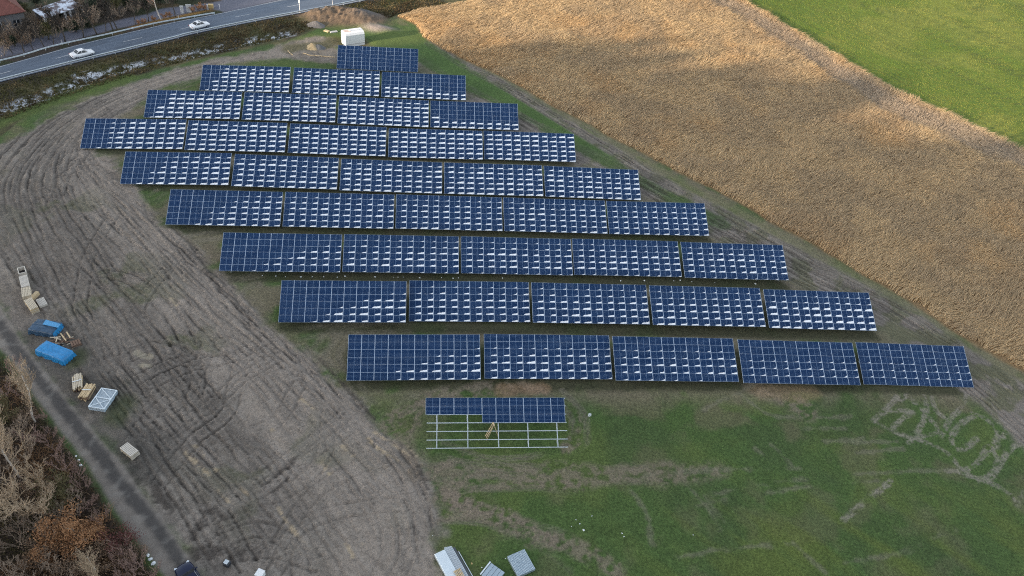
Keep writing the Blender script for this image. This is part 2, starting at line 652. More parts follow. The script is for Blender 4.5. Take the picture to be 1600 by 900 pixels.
rr = random.Random(5)
for k in range(40):
    t = rr.choice([rr.random() * 1.0, rr.random() * 3, 1.2 + rr.random() * 1.8])
    g = guide(t)
    drift = guide(min(3, max(0, t + rr.uniform(-1.1, 1.1))))
    f = np.linspace(0, 1, len(g))[:, None]
    g = g * (1 - f) + drift * f
    a = rr.randint(0, 60)
    b = min(len(g), a + rr.randint(20, 75))
    rut_pair(k % 5, g[a:b:4] if b - a > 8 else g[a:b:2], rr.uniform(1.6, 2.2), 0.5, seed=k)

branch_px = [
    [(255, 350), (225, 320), (196, 296), (186, 276), (205, 262), (250, 262)],
    [(300, 395), (262, 362), (240, 335), (236, 312), (252, 300)],
    [(365, 455), (330, 425), (296, 400), (285, 382), (300, 372), (340, 366)],
    [(420, 515), (392, 480), (372, 458), (380, 445), (430, 432)],
    [(400, 495), (370, 470), (350, 455), (380, 440), (430, 440)],
    [(520, 600), (488, 566), (462, 540), (470, 522), (540, 512)],
    [(560, 640), (520, 590), (500, 560), (512, 535), (545, 515), (640, 512)],
    [(640, 712), (626, 690), (598, 668), (606, 652), (640, 632), (668, 622)],
    [(655, 730), (640, 700), (632, 672), (645, 645), (668, 628)],
    [(660, 745), (641, 712), (620, 690), (600, 676), (604, 656), (650, 625), (700, 612), (760, 607)],
    [(110, 260), (140, 225), (170, 190), (215, 165)],
    [(90, 300), (110, 260), (140, 250), (180, 262), (215, 290)],
    [(300, 830), (360, 785), (425, 745), (485, 700), (545, 655)],
    [(270, 850), (340, 805), (410, 765), (480, 715), (560, 660)],
    [(230, 600), (300, 570), (380, 560), (440, 530)],
    [(250, 690), (320, 640), (380, 590), (430, 560)],
    [(150, 420), (210, 440), (260, 480), (300, 540)],
    [(200, 560), (240, 545), (290, 560), (310, 600), (290, 650)],
    [(420, 900), (450, 840), (520, 800), (620, 790)],
    [(560, 760), (600, 800), (610, 860), (590, 905)],
]
for k, b in enumerate(branch_px):
    rut_pair(3 + k % 2, W2(b), 1.9, 0.4, seed=100 + k)
    rut_pair(3 + (k + 1) % 2, W2(b) + np.array([rr.uniform(-1.6, 1.6), rr.uniform(-1, 1)]), 1.8, 0.7, seed=140 + k)
for k, b in enumerate([
    [(60, 300), (130, 330), (200, 390), (240, 470)], [(40, 330), (120, 380), (160, 460), (170, 560)], [(180, 330), (140, 400), (130, 480), (160, 560)],
    [(260, 420), (220, 480), (230, 560), (290, 620), (350, 690)], [(330, 520), (300, 590), (240, 640), (200, 690)], [(380, 560), (360, 640), (300, 690), (250, 760)],
    [(470, 600), (430, 660), (350, 690), (300, 740)], [(520, 640), (500, 720), (440, 770), (370, 790), (310, 840)], [(600, 720), (540, 740), (480, 780), (430, 850)],
    [(150, 290), (210, 340), (270, 420), (300, 500), (380, 560)], [(100, 420), (160, 440), (230, 430), (280, 400)], [(330, 700), (400, 690), (470, 720), (520, 790)],
    [(360, 870), (430, 860), (500, 880)], [(340, 850), (400, 830), (450, 850), (470, 900)],
]):
    rut_pair((k + 2) % 5, W2(b), 1.85, 0.5, seed=400 + k)
# tracks along the right-hand ends of the rows
for k, off in enumerate((-2.4, -0.6, 1.2, 2.6, -3.4, 0.4, 1.9)):
    P = right_dirt[6:] if k % 2 else right_dirt[30:]
    rut_pair(5, (P + line_normals(P) * off)[::7], 1.8, 0.7, seed=200 + k)
for k, off in enumerate((-0.4, 0.7, 1.6)):
    P = edge_track
    rut_pair(k % 3, (P + line_normals(P) * off)[::7], 1.7, 0.5, seed=230 + k)
# lighter wheel marks in the front grass
grass_px = [
    [(655, 742), (720, 735), (800, 738), (900, 745), (1010, 742)],
    [(660, 760), (740, 752), (830, 752), (920, 760)],
    [(690, 700), (760, 722), (840, 722), (890, 702), (908, 672), (900, 642), (872, 615)],
    [(690, 775), (740, 800), (820, 825), (890, 850), (960, 895)],
    [(690, 800), (730, 800), (790, 815), (860, 850), (900, 880)],
]
for k, b in enumerate(grass_px):
    rut_pair(5, W2(b), 1.9, 0.35, seed=300 + k)

rut_h = np.zeros(X.shape)
rut_w = np.zeros(X.shape)
rut_s = np.zeros(X.shape)
for i, D in enumerate(DT):
    D = np.maximum(D + (n_xf - 0.5) * 0.20 * (D < 3), 0)
    dep = 0.09 + 0.12 * n_s
    g = np.exp(-(D / 0.17) ** 2)
    sh = np.exp(-((D - 0.34) / 0.11) ** 2)
    along = np.clip(0.55 + 2.0 * (N4.fbm(X / 11 + 13 * i, Y / 11, 2) - 0.5) + 0.7 * (n_fin - 0.5), 0.08, 1.15)
    rut_h += -dep * g * along + 0.55 * dep * sh
    rut_w = np.maximum(rut_w, g * np.clip(along, 0, 1))
    rut_s = np.maximum(rut_s, sh * along)

# ---- scraped strokes in the right-hand grass
scr_px = [
    [(1365, 657), (1385, 640), (1402, 620)], [(1365, 657), (1395, 673), (1425, 684), (1445, 690), (1480, 707), (1500, 730), (1520, 745)],
    [(1390, 640), (1425, 643), (1412, 652), (1395, 667)], [(1405, 625), (1420, 618), (1430, 630)], [(1420, 692), (1438, 668), (1448, 640), (1444, 618)],
    [(1442, 640), (1465, 672), (1440, 682), (1425, 686)], [(1470, 682), (1485, 655), (1503, 635), (1512, 614)],
    [(1522, 650), (1500, 663), (1487, 685), (1497, 702), (1513, 697), (1526, 684)], [(1520, 645), (1545, 657), (1560, 680), (1540, 705), (1522, 727), (1500, 735), (1480, 735)],
    [(1550, 630), (1572, 665), (1560, 692), (1535, 715)], [(1600, 690), (1577, 703), (1562, 730), (1545, 748), (1520, 745), (1500, 738)],
    [(1520, 745), (1550, 755), (1575, 770), (1602, 797)], [(1392, 752), (1352, 785), (1318, 812)], [(1520, 610), (1545, 640), (1560, 660)], [(1456, 620), (1462, 640), (1475, 652)],
    [(1545, 700), (1560, 715), (1550, 740), (1530, 750)], [(1590, 790), (1602, 770)],
]
scr = np.zeros(X.shape)
for b in scr_px:
    d = line_d(X, Y, smooth_line(W2(b), 0.6), 3)
    scr = np.maximum(scr, sstep(0.34, 0.06, np.abs(d - 0.16) + (n_fin - 0.5) * 0.6 + (n_mid - 0.5) * 0.6 + (n_xf - 0.5) * 0.5) * sstep(0.28, 0.52, n_xf * .5 + n_fin * .5) * sstep(.25, .42, n_mid))
faint_px = [
    [(1100, 775), (1240, 750), (1380, 738), (1500, 735)], [(1090, 790), (1230, 765), (1370, 752)], [(1180, 700), (1210, 725), (1235, 750)], [(1205, 695), (1240, 730)],
    [(1290, 690), (1350, 685)], [(1230, 650), (1300, 652), (1330, 648)], [(1215, 675), (1260, 668), (1320, 668)], [(1100, 640), (1180, 600)], [(1150, 610), (1195, 645), (1230, 652)],
    [(1330, 690), (1400, 690)], [(1340, 708), (1410, 700)], [(1070, 755), (1110, 800), (1140, 850)], [(1100, 775), (1130, 815)], [(1010, 742), (1110, 735), (1250, 732)],
    [(920, 870), (1000, 880), (1120, 860), (1230, 850)], [(985, 765), (1010, 800), (1020, 850)], [(1240, 850), (1290, 895)], [(1320, 880), (1420, 860), (1500, 820)],
]
faint = np.zeros(X.shape)
for b in faint_px:
    d = line_d(X, Y, smooth_line(W2(b), 0.8), 3)
    faint = np.maximum(faint, sstep(0.5, 0.08, d + (n_fin - 0.5) * 0.9) * sstep(0.38, 0.6, n_mid + 0.1 * n_fin))
# pale clay torn up in the mud
clay_px = [
    [(300, 690), (335, 730), (360, 755), (388, 772)], [(288, 706), (318, 735), (340, 765), (358, 785)], [(500, 722), (515, 742)], [(585, 676), (612, 694), (640, 712)], [(575, 686), (592, 702), (622, 720)],
    [(432, 790), (445, 812), (470, 842), (488, 856)], [(475, 648), (500, 662)], [(535, 698), (550, 712)], [(560, 838), (566, 850)], [(425, 672), (445, 700)], [(630, 690), (650, 712), (668, 722)],
    [(590, 880), (600, 868)], [(540, 850), (552, 872)], [(468, 622), (490, 640)], [(232, 420), (248, 436)], [(262, 462), (276, 478)], [(402, 505), (412, 520)],
]
clay = np.zeros(X.shape)
for b in clay_px:
    d = line_d(X, Y, smooth_line(W2(b), 0.4), 2)
    clay = np.maximum(clay, sstep(0.30, 0.06, d + (n_fin - 0.5) * 0.45) * sstep(0.36, 0.5, n_mid) * sstep(.25, .5, n_xf))
_tan = np.clip(N3.fbm(X / 5 + 9, Y / 5, 3) * 2.2 - 1.0, 0, 1)

# ---- heights
ground_h = base_h(X, Y)
m_mud = sstep(-0.9, 0.9, sd_mud + wob)
m_rd = sstep(4.6, 2.6, line_d(X, Y, right_dirt, 9) - sstep(70, 100, Y) * 0 + wob * 0.55 + sstep(120, 70, Y) * -1.6)
m_et = sstep(2.3, 1.0, line_d(X, Y, edge_track, 6) + wob * 0.35)
m_dirt = np.maximum(np.maximum(m_mud, m_rd), m_et)
m_lane = sstep(-0.3, 0.3, sd_lane + wob * 0.10)
m_road = sstep(-1.6, -0.4, sd_road)
rutted = np.clip(m_dirt, 0.25, 1) * (1 - m_lane) * (1 - sstep(-1, 1, sd_scrub)) * (sd_reed < 1.0)
H = ground_h + (n_big - 0.5) * 0.3 * near
H = H + rut_h * rutted * near + m_mud * ((n_fin - 0.5) * 0.20 + (n_xf - 0.5) * 0.10) + (1 - m_mud) * (n_fin - 0.5) * 0.07
H = H - scr * 0.05
# ditch along the foot of the road bank, road bank
ditch = line_d(X, Y, smooth_line(W2([(-60, 188), (0, 172), (60, 152), (110, 133), (180, 110), (250, 96), (300, 86), (350, 73), (400, 63), (450, 52)]), 1.0), 8)
H -= 0.55 * np.exp(-(ditch / 1.3) ** 2)
bank = sstep(-5.5, -0.6, sd_road)
H += bank * (ROAD_Z - 0.06 + 0.0 * X)
H = np.where(sd_road > -0.9, ground_h + ROAD_Z - 0.10, H)
# spoil mound north of the kiosk and the kiosk pit
_c = at(530, 27)
mx_, my_ = (X - _c[0]), (Y - _c[1])
mound = np.exp(-((mx_ / 8.5) ** 2 + (my_ / 4.6) ** 2) ** 1.4) * (1.5 + 1.4 * (n_mid - 0.5) + 0.9 * (n_fin - 0.5) + 0.3 * (n_xf - .5))
_c2 = at(575, 30)
mound += np.exp(-(((X - _c2[0]) / 4.2) ** 2 + ((Y - _c2[1]) / 3.6) ** 2) ** 1.3) * (1.0 + 0.6 * (n_mid - 0.5))
H += mound * (sd_road < -1.2)
_c3 = at(594, 47)
m3 = np.exp(-(((X - _c3[0]) / 4.0) ** 2 + ((Y - _c3[1]) / 2.0) ** 2) ** 1.3)
H += m3 * 0.7
pit = np.exp(-(((X - at(551, 66)[0]) / 4.6) ** 2 + ((Y - at(551, 66)[1]) / 2.8) ** 2) ** 2)
H -= pit * 0.7
# far relief so that the horizon is not a ruler edge
rad = np.hypot(X, Y)
H += sstep(400, 1500, rad) * (N1.fbm(X / 420, Y / 420, 4) - 0.35) * 70

# ---- colours (albedo of the material lying there)
K = 1.12
C = lambda r, g, b: lin(r, g, b, K)


def mixc(A, B, f):
    f = np.clip(f, 0, 1)[..., None]
    return A * (1 - f) + np.asarray(B) * f


g1, g2, g3 = C(64, 82, 44), C(80, 90, 48), C(58, 72, 44)
ALB = np.empty(X.shape + (3,))
ALB[:] = g1
ALB = mixc(ALB, g2, sstep(0.45, 0.68, n_s) * 0.5)
ALB = mixc(ALB, g3, sstep(0.46, 0.68, N2.fbm(X / 9 + 5, Y / 9, 3)) * 0.5)
ALB = mixc(ALB, C(92, 87, 68), sstep(0.5, 0.72, N3.fbm(X / 4 + 50, Y / 4, 4)) * (0.34 + 0.35 * sstep(60, 72, Y)))
# yellower bands in the front right lawn
band = N4.fbm((X * 0.6 + Y * 0.8) / 3.0, (X * 0.8 - Y * 0.6) / 16, 3)
ALB = mixc(ALB, C(82, 92, 44), sstep(0.46, 0.7, band) * sstep(66, 50, Y) * sstep(10, 30, X) * 0.6)
# worn soil between the rows: browner, patchy
psi = PSI_ = 0.16463
rowY = Y * math.cos(psi) - X * math.sin(psi)
inrows = sstep(-75, -55, X + (Y - 100) * 0.9) * sstep(62, 68, rowY) * sstep(150, 138, rowY) * (sd_reed < 0)
ALB = mixc(ALB, C(102, 93, 80), inrows * sstep(0.34, 0.54, n_mid * 0.5 + n_s * 0.5) * 0.8)
# shade under each table row painted in, mixed with darker uncut grass
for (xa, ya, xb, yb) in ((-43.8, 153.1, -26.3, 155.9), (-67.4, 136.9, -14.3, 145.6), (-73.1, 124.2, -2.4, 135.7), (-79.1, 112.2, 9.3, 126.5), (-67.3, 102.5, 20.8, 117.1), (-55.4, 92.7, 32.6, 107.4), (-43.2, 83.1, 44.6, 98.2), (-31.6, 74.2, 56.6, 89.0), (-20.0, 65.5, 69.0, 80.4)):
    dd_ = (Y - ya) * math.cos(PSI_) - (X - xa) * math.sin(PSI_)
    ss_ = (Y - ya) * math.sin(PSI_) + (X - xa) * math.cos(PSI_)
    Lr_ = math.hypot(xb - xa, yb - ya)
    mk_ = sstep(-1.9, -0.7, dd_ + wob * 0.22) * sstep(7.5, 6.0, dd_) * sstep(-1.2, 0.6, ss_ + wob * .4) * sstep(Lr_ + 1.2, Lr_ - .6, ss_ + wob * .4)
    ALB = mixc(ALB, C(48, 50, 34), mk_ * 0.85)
# khaki margin between the wheel tracks and the reeds
ALB = mixc(ALB, C(102, 99, 76), sstep(5.5, 2.5, line_d(X, Y, edge_track, 9) + wob * .5) * (sd_reed < .5) * .85)
ALB = mixc(ALB, C(76, 86, 48), sstep(0.5, 0.64, N2.fbm(X / 4 + 77, Y / 4, 3)) * sstep(4.5, 2.0, line_d(X, Y, edge_track, 9)) * .6)
# green strip beside the reeds
gs = smooth_line(W2([(600, 55), (650, 75), (720, 118), (800, 165), (880, 212), (960, 258), (1030, 298), (1100, 338), (1125, 348)]), 1)
ALB = mixc(ALB, C(66, 88, 44), sstep(3.4, 1.6, line_d(X, Y, gs, 8) + wob * 0.4 - sstep(120, 175, Y) * 2.5))
# mud and dirt
mudA, mudB, mudD = C(110, 103, 96), C(127, 119, 110), C(82, 76, 70)
mud = np.empty(X.shape + (3,))
mud[:] = mudA
mud = mixc(mud, mudB, sstep(0.45, 0.62, n_s) * 0.8)
mud = mixc(mud, mudD, sstep(0.5, 0.68, N1.fbm(X / 5 + 3, Y / 5 + 8, 4)) * 0.55)
mud = mixc(mud, C(102, 92, 78), _tan * 0.35)
# the main haul road: a smoother, drier, paler band rolled flat by the traffic
haul = smooth_line(W2([(470, 74), (360, 104), (260, 132), (180, 172), (140, 215), (150, 270), (195, 330), (250, 395), (320, 470), (400, 560), (480, 650), (560, 740), (600, 820), (620, 920)]), 1.0)
d_h = line_d(X, Y, haul, 16)
m_haul = sstep(6.5, 2.0, d_h + (n_s - 0.5) * 7 + (n_mid - .5) * 2.5 - sstep(90, 60, Y) * 2.0)
mud = mixc(mud, C(138, 128, 118), m_haul * 0.75)
mud = mixc(mud, C(101, 94, 87), sstep(6, 14, sd_mud) * (1 - m_haul) * 0.5 * sstep(-20, -35, X + (Y - 60) * 0.0))
# streaks lying along the direction of travel
streak = N3.fbm((X * 0.72 + Y * 0.69) / 0.55, (X * 0.69 - Y * 0.72) / 3.2, 3)
mud = mixc(mud, C(88, 84, 80), sstep(0.52, 0.66, streak) * 0.32)
mud = mixc(mud, C(142, 134, 126), sstep(0.40, 0.30, streak) * 0.3)
mud = mixc(mud, C(78, 82, 56), sstep(0.56, 0.66, N2.fbm(X / 7 + 30, Y / 7 + 2, 4)) * 0.7 * sstep(2, 12, sd_mud))
mud = mixc(mud, C(66, 61, 56), sstep(0.62, 0.78, n_xf * .7 + n_fin * .3) * 0.45)
mud = mixc(mud, C(148, 140, 132), sstep(0.36, 0.22, n_xf * .7 + n_fin * .3) * 0.35)
ALB = mixc(ALB, mud, m_mud)
rd = mixc(mud, C(126, 118, 110), np.full(X.shape, 0.4))
rd = mixc(rd, C(86, 88, 62), sstep(0.46, 0.62, N4.fbm(X / 3 + 7, Y / 3, 4)) * 0.75)
ALB = mixc(ALB, rd, np.maximum(m_rd, m_et * 0.9) * (sd_reed < 0.8) * (1 - m_mud))
ALB = mixc(ALB, C(66, 86, 46), sstep(2.6, 1.2, line_d(X, Y, gs, 8) + wob * 0.5 - sstep(125, 175, Y) * 2.5) * .9)
cross_l = line_d(X, Y, smooth_line(W2([(285, 832), (350, 790), (425, 748), (485, 702), (545, 655)]), 1), 6)
ALB = mixc(ALB, C(130, 122, 114), sstep(2.0, 0.9, cross_l + wob * .3) * .6 * m_mud)
for ln2, wd2 in (([(415, 757), (440, 738), (462, 716)], 0.5), ([(425, 770), (455, 742)], .35), ([(300, 838), (330, 800), (352, 812)], .7), ([(300, 870), (345, 858), (390, 868)], 1.2), ([(205, 735), (240, 765), (270, 790)], 1.2), ([(640, 700), (655, 735), (668, 765)], .35), ([(320, 420), (350, 460), (395, 500)], .35), ([(500, 560), (540, 605), (585, 655)], .3)):
    ALB = mixc(ALB, C(58, 53, 49), sstep(wd2, wd2 * .2, line_d(X, Y, smooth_line(W2(ln2), .5), 4) + (n_fin - .5) * wd2 * 1.6 + (n_xf - .5) * wd2) * .75)
# ruts: groove shading painted in, dark on wet floors, pale on dry crumbled shoulders
vis = np.clip(m_dirt + 0.15, 0, 1) * (sd_reed < 0.5) * (1 - m_lane)
ALB = mixc(ALB, C(64, 59, 54), rut_w * vis * (0.80 - 0.40 * m_haul))
ALB = mixc(ALB, C(140, 132, 124), rut_s * vis * 0.36)
gt = (1 - m_dirt) * (sd_reed < 0)
ALB = mixc(ALB, C(104, 98, 86), np.maximum(rut_w, rut_s * 0.7) * gt * 0.75 * sstep(0.3, 0.55, n_mid))
# broad trodden bands around the unfinished table
for pts, wd in (([(655, 742), (760, 738), (880, 742), (1010, 742), (1120, 736)], 1.9), ([(652, 735), (632, 700), (631, 672), (646, 645), (668, 628), (700, 614)], 1.5), ([(600, 670), (606, 655), (640, 632), (668, 622)], .9), ([(885, 700), (903, 675), (905, 648), (890, 622)], .7), ([(670, 760), (720, 762), (800, 756), (900, 758)], .9), ([(680, 735), (720, 715)], .8), ([(690, 812), (735, 806)], .9), ([(690, 775), (820, 822), (900, 855), (965, 897)], 1.0), ([(690, 775), (760, 808), (860, 842)], 1.5), ([(690, 640), (730, 612), (800, 606), (850, 612)], 1.2), ([(1180, 605), (1220, 622), (1260, 640)], 2.0), ([(690, 785), (740, 790)], 1.2)):
    d = line_d(X, Y, smooth_line(W2(pts), 1), 5)
    ALB = mixc(ALB, C(108, 98, 86), sstep(wd * 1.2, wd * 0.4, d + wob * 0.8) * sstep(0.34, 0.58, n_fin * 0.6 + n_xf * 0.4) * 0.72)
ALB = mixc(ALB, C(126, 102, 80), sstep(1.6, 0.5, line_d(X, Y, W2([(790, 612), (850, 608)]), 4) + wob * 0.6) * 0.5)
ALB = mixc(ALB, C(122, 104, 82), sstep(2.2, 0.5, line_d(X, Y, W2([(1185, 612), (1270, 612)]), 4) + wob * 0.7) * 0.55)
ALB = mixc(ALB, C(130, 122, 114), scr * 0.66)
ALB = mixc(ALB, C(108, 104, 90), faint * 0.45)
ALB = mixc(ALB, C(162, 146, 122), clay * 0.85 * m_mud)
ALB = mixc(ALB, C(142, 134, 118), np.maximum(sstep(0.75, 0.4, line_d(X, Y, W2([(214, 551), (224, 556), (233, 557)]), 3) + (n_mid - .5)), sstep(0.5, 0.25, line_d(X, Y, W2([(222, 571), (232, 572)]), 3) + (n_fin - .5) * .4)) * 0.75)
# grassy margin between works and road bank
ver = np.empty(X.shape + (3,))
ver[:] = C(66, 66, 44)
ver = mixc(ver, C(84, 78, 56), sstep(0.45, 0.65, n_mid))
ver = mixc(ver, C(58, 54, 42), sstep(0.5, 0.66, n_s))
ALB = mixc(ALB, ver, verge)
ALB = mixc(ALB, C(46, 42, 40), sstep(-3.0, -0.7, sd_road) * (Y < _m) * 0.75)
ALB = mixc(ALB, C(70, 84, 42), sstep(2.6, 0.8, line_d(X, Y, W2([(-60, 215), (0, 192), (60, 168), (130, 142), (200, 122)]), 6) + wob * 0.4) * 0.85)
snow = sstep(2.6, 0.4, ditch + (n_mid - 0.5) * 2.5) * sstep(0.47, 0.56, N4.fbm(X / 0.75, Y / 0.75, 3) + 0.10 * (N2.fbm(X / 6, Y / 6, 2) - 0.4)) * sstep(0.3, 0.46, n_mid)
snow = np.maximum(snow, sstep(2.0, 0.5, line_d(X, Y, W2([(126, 118), (150, 114)]), 4)) * sstep(0.45, 0.56, n_fin))
snow *= sstep(-106, -100, X) * 0 + 1
# bare earth around kiosk, mound, pit
bare = np.clip(mound * 1.6, 0, 1)
ALB = mixc(ALB, C(96, 82, 68), bare)
ALB = mixc(ALB, C(74, 66, 58), bare * sstep(.48, .62, n_fin * .6 + n_mid * .4) * .6)
ALB = mixc(ALB, C(128, 118, 110), np.clip(m3 * 1.4, 0, 1))
ALB = mixc(ALB, C(84, 82, 82), np.exp(-((X - at(575, 27)[0]) / 3) ** 2 - ((Y - at(575, 27)[1]) / 2.6) ** 2))
ALB = mixc(ALB, C(78, 66, 56), pit * 0.8)
ALB = mixc(ALB, C(86, 82, 50), sstep(3.0, 1.2, line_d(X, Y, W2([(455, 75), (510, 70), (520, 62)]), 6) + wob * 0.6) * 0.7)
ALB = mixc(ALB, C(76, 90, 48), sstep(5.5, 3.0, line_d(X, Y, W2([(605, 62), (640, 58)]), 8) + wob * 0.5))
# land beyond the road
far = np.empty(X.shape + (3,))
far[:] = C(58, 52, 47)
far = mixc(far, C(48, 52, 36), sstep(0.48, 0.6, n_s))
far = mixc(far, C(80, 66, 48), sstep(0.55, 0.66, n_mid) * 0.7)
ALB = mixc(ALB, far, (beyond_road & (sd_crop < 0) & (sd_reed < 0)).astype(float))
ALB = mixc(ALB, C(118, 92, 52), sstep(1.5, 0.5, line_d(X, Y, W2([(210, 44), (260, 30), (300, 22), (340, 12)]), 4) + wob * 0.3) * beyond_road)
ALB = mixc(ALB, C(92, 94, 106), sstep(-0.5, 0.5, sd_side + wob * 0.2))
# reed bed soil, crop, lane, scrub
ALB = mixc(ALB, C(118, 98, 72), sstep(-0.6, 0.6, sd_reed + wob * 0.3))
cr = np.empty(X.shape + (3,))
cr[:] = lin(88, 108, 42, 1.0)
along_c = (X * 0.6 - Y * -0.8)
_a, _b = W2([(1512, 0), (1600, 36)])
_t = (_b - _a) / np.linalg.norm(_b - _a)
cross_c = -X * _t[1] + Y * _t[0]
along_c = X * _t[0] + Y * _t[1]
lines = N2.fbm(cross_c / 0.8, along_c / 70, 3)
cr = mixc(cr, lin(108, 118, 54, 1.0), sstep(0.42, 0.62, n_big * 0.9 + n_s * 0.1))
cr = mixc(cr, lin(76, 94, 42, 1.0), sstep(0.5, 0.64, lines) * 0.65)
cr = mixc(cr, lin(126, 122, 66, 1.0), sstep(0.55, 0.68, n_mid) * 0.12)
cc = np.abs(((cross_c - cross_c.min()) / 18.0) % 1.0 - 0.5) * 18
cr = mixc(cr, lin(70, 80, 44, 1.0), (sstep(0.45, 0.2, np.abs(cc - 0.95))) * 0.55)
m_crop = sstep(-0.5, 0.5, sd_crop + wob * 0.3)
ALB = mixc(ALB, cr, m_crop)
ln = np.empty(X.shape + (3,))
ln[:] = C(116, 109, 102)
dm = line_d(X, Y, lane_mid, 8)
ln = mixc(ln, C(62, 60, 59), sstep(1.0, 0.3, dm + (n_fin - 0.5) * 0.6 + (n_mid - 0.5) * 0.3) * 0.85)
ln = mixc(ln, C(120, 117, 112), sstep(0.56, 0.68, n_fin) * 0.3)
ALB = mixc(ALB, ln, m_lane)
ALB = mixc(ALB, C(56, 48, 42), sstep(-0.4, 0.8, sd_scrub + wob * 0.4))
damp = sstep(5, 1, line_d(X, Y, W2([(70, 520), (100, 560), (120, 600), (150, 625), (185, 690), (220, 720)]), 8) + wob)
ALB = mixc(ALB, C(72, 70, 66), damp * 0.6 * (1 - m_lane))
ALB = mixc(ALB, C(62, 68, 44), sstep(2.0, 0.4, line_d(X, Y, W2([(122, 555), (118, 565)]), 4) + wob * 0.4) * 0.8)
ALB = mixc(ALB, C(62, 70, 44), sstep(2.6, 0.6, line_d(X, Y, W2([(195, 632), (182, 650)]), 4) + wob * 0.6) * 0.7)
ALB = ALB * (0.80 + 0.22 * n_fin + 0.18 * n_xf)[..., None]
ALB = mixc(ALB, np.array([0.66, 0.70, 0.76]), snow * 0.85)
# distant country
ALB = mixc(ALB, lin(74, 86, 56), sstep(420, 700, rad))

# ---- meshes: one sheet, split along field boundaries
V = np.stack([X, Y, H], -1).reshape(-1, 3)
ny, nx = X.shape
idx = np.arange(ny * nx).reshape(ny, nx)
Q = np.stack([idx[:-1, :-1], idx[:-1, 1:], idx[1:, 1:], idx[1:, :-1]], -1).reshape(-1, 4)
cen = lambda S: (S[:-1, :-1] + S[1:, 1:]).ravel() / 2
ccrop, clane, cside = cen(sd_crop), cen(sd_lane + wob * 0.2), cen(sd_side)
cls = np.zeros(len(Q), int)
cls[ccrop > 0] = 1
cls[clane > 0] = 2
cls[cside > 0] = 3
M['soil'] = attr_mat('soil_and_grass', 'albedo', 0.92, 0.2, (3.6, 0.5), 1.0, 0.10, (11.0, 0.3), grain=True, cracks=True)
M['crop'] = attr_mat('short_green_crop', 'albedo', 0.9, 0.15, (5.0, 0.42), 1.0, 0.12, (0.6, 0.10))
M['gravel'] = attr_mat('wet_gravel', 'albedo', 0.8, 0.3, (9.0, 0.14), 0.4, 0.04, (1.2, 0.06))
M['paving'] = attr_mat('worn_paving', 'albedo', 0.85, 0.3, (2.5, 0.10), 0.2, 0.02)
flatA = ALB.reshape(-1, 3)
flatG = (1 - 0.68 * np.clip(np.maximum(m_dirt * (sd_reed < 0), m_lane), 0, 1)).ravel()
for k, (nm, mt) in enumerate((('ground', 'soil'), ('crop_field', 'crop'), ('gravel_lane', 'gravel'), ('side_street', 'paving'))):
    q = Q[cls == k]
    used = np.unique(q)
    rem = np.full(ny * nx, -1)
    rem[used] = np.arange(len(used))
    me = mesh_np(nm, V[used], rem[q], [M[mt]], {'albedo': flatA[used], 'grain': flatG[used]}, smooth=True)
    tag(link(nm, me), kind='structure')


def gh(x, y):
    """height of the finished land at a point"""
    i = int(np.clip(np.searchsorted(GX, x) - 1, 0, nx - 2))
    j = int(np.clip(np.searchsorted(GY, y) - 1, 0, ny - 2))
    fx = (x - GX[i]) / (GX[i + 1] - GX[i])
    fy = (y - GY[j]) / (GY[j + 1] - GY[j])
    return float((H[j, i] * (1 - fx) + H[j, i + 1] * fx) * (1 - fy) + (H[j + 1, i] * (1 - fx) + H[j + 1, i + 1] * fx) * fy)


def ghv(x, y):
    i = np.clip(np.searchsorted(GX, x) - 1, 0, nx - 2)
    j = np.clip(np.searchsorted(GY, y) - 1, 0, ny - 2)
    return H[j, i]


def gp(u, v, dz=0.0):
    P = at(u, v)
    return Vector((P[0], P[1], gh(P[0], P[1]) + dz))
# ================================================================ ROAD
def resample_n(P, n):
    s = np.concatenate([[0], np.cumsum(np.linalg.norm(np.diff(P, axis=0), axis=1))])
    q = np.linspace(0, s[-1], n)
    return np.stack([np.interp(q, s, P[:, 0]), np.interp(q, s, P[:, 1])], 1)


def plen(P):
    return float(np.linalg.norm(np.diff(P, axis=0), axis=1).sum())


def strip(name, Pa, Pb, dz, mat, sub=1):
    n = len(Pa)
    rows = [Pa * (1 - t) + Pb * t for t in np.linspace(0, 1, sub + 1)]
    V_ = np.concatenate([np.column_stack([r, base_h(r[:, 0], r[:, 1]) + dz]) for r in rows])
    q = []
    for k in range(sub):
        i = np.arange(n - 1)
        q.append(np.stack([k * n + i, k * n + i + 1, (k + 1) * n + i + 1, (k + 1) * n + i], 1))
    return mesh_np(name, V_, np.concatenate(q), [mat] if mat else [])


M['line'] = simple('road_paint', (0.50, 0.52, 0.55), 0.6, 0, 0.2, 1.5)
rl = resample_n(road_low, 120)
ru = resample_n(road_up, 120)
nrm = (ru - rl) / np.linalg.norm(ru - rl, axis=1)[:, None]
me = strip('road', resample_n(road_low, 420), resample_n(road_up, 420), ROAD_Z, None, 22)
co_ = np.empty(len(me.vertices) * 3)
me.vertices.foreach_get('co', co_)
co_ = co_.reshape(-1, 3)
fr_ = np.repeat(np.linspace(0, 1, 23), 420)
al_ = np.tile(np.linspace(0, plen(road_low), 420), 23)
tone = np.ones(len(fr_))
for c_ in (0.20, 0.37, 0.62, 0.80):                   # polished wheel paths
    tone += 0.10 * np.exp(-((fr_ - c_ + 0.012 * np.sin(al_ / 17)) / 0.035) ** 2)
tone -= 0.10 * np.exp(-((fr_ - 0.285) / 0.04) ** 2) + 0.08 * np.exp(-((fr_ - .71) / .04) ** 2)
tone *= 0.90 + 0.22 * N2.fbm(al_ / 6, fr_ * 5, 4)
tone *= np.where(sstep(.56, .6, N3.fbm(al_ / 9 + 3, fr_ * 2.2, 2)) > .5, .88, 1.0)
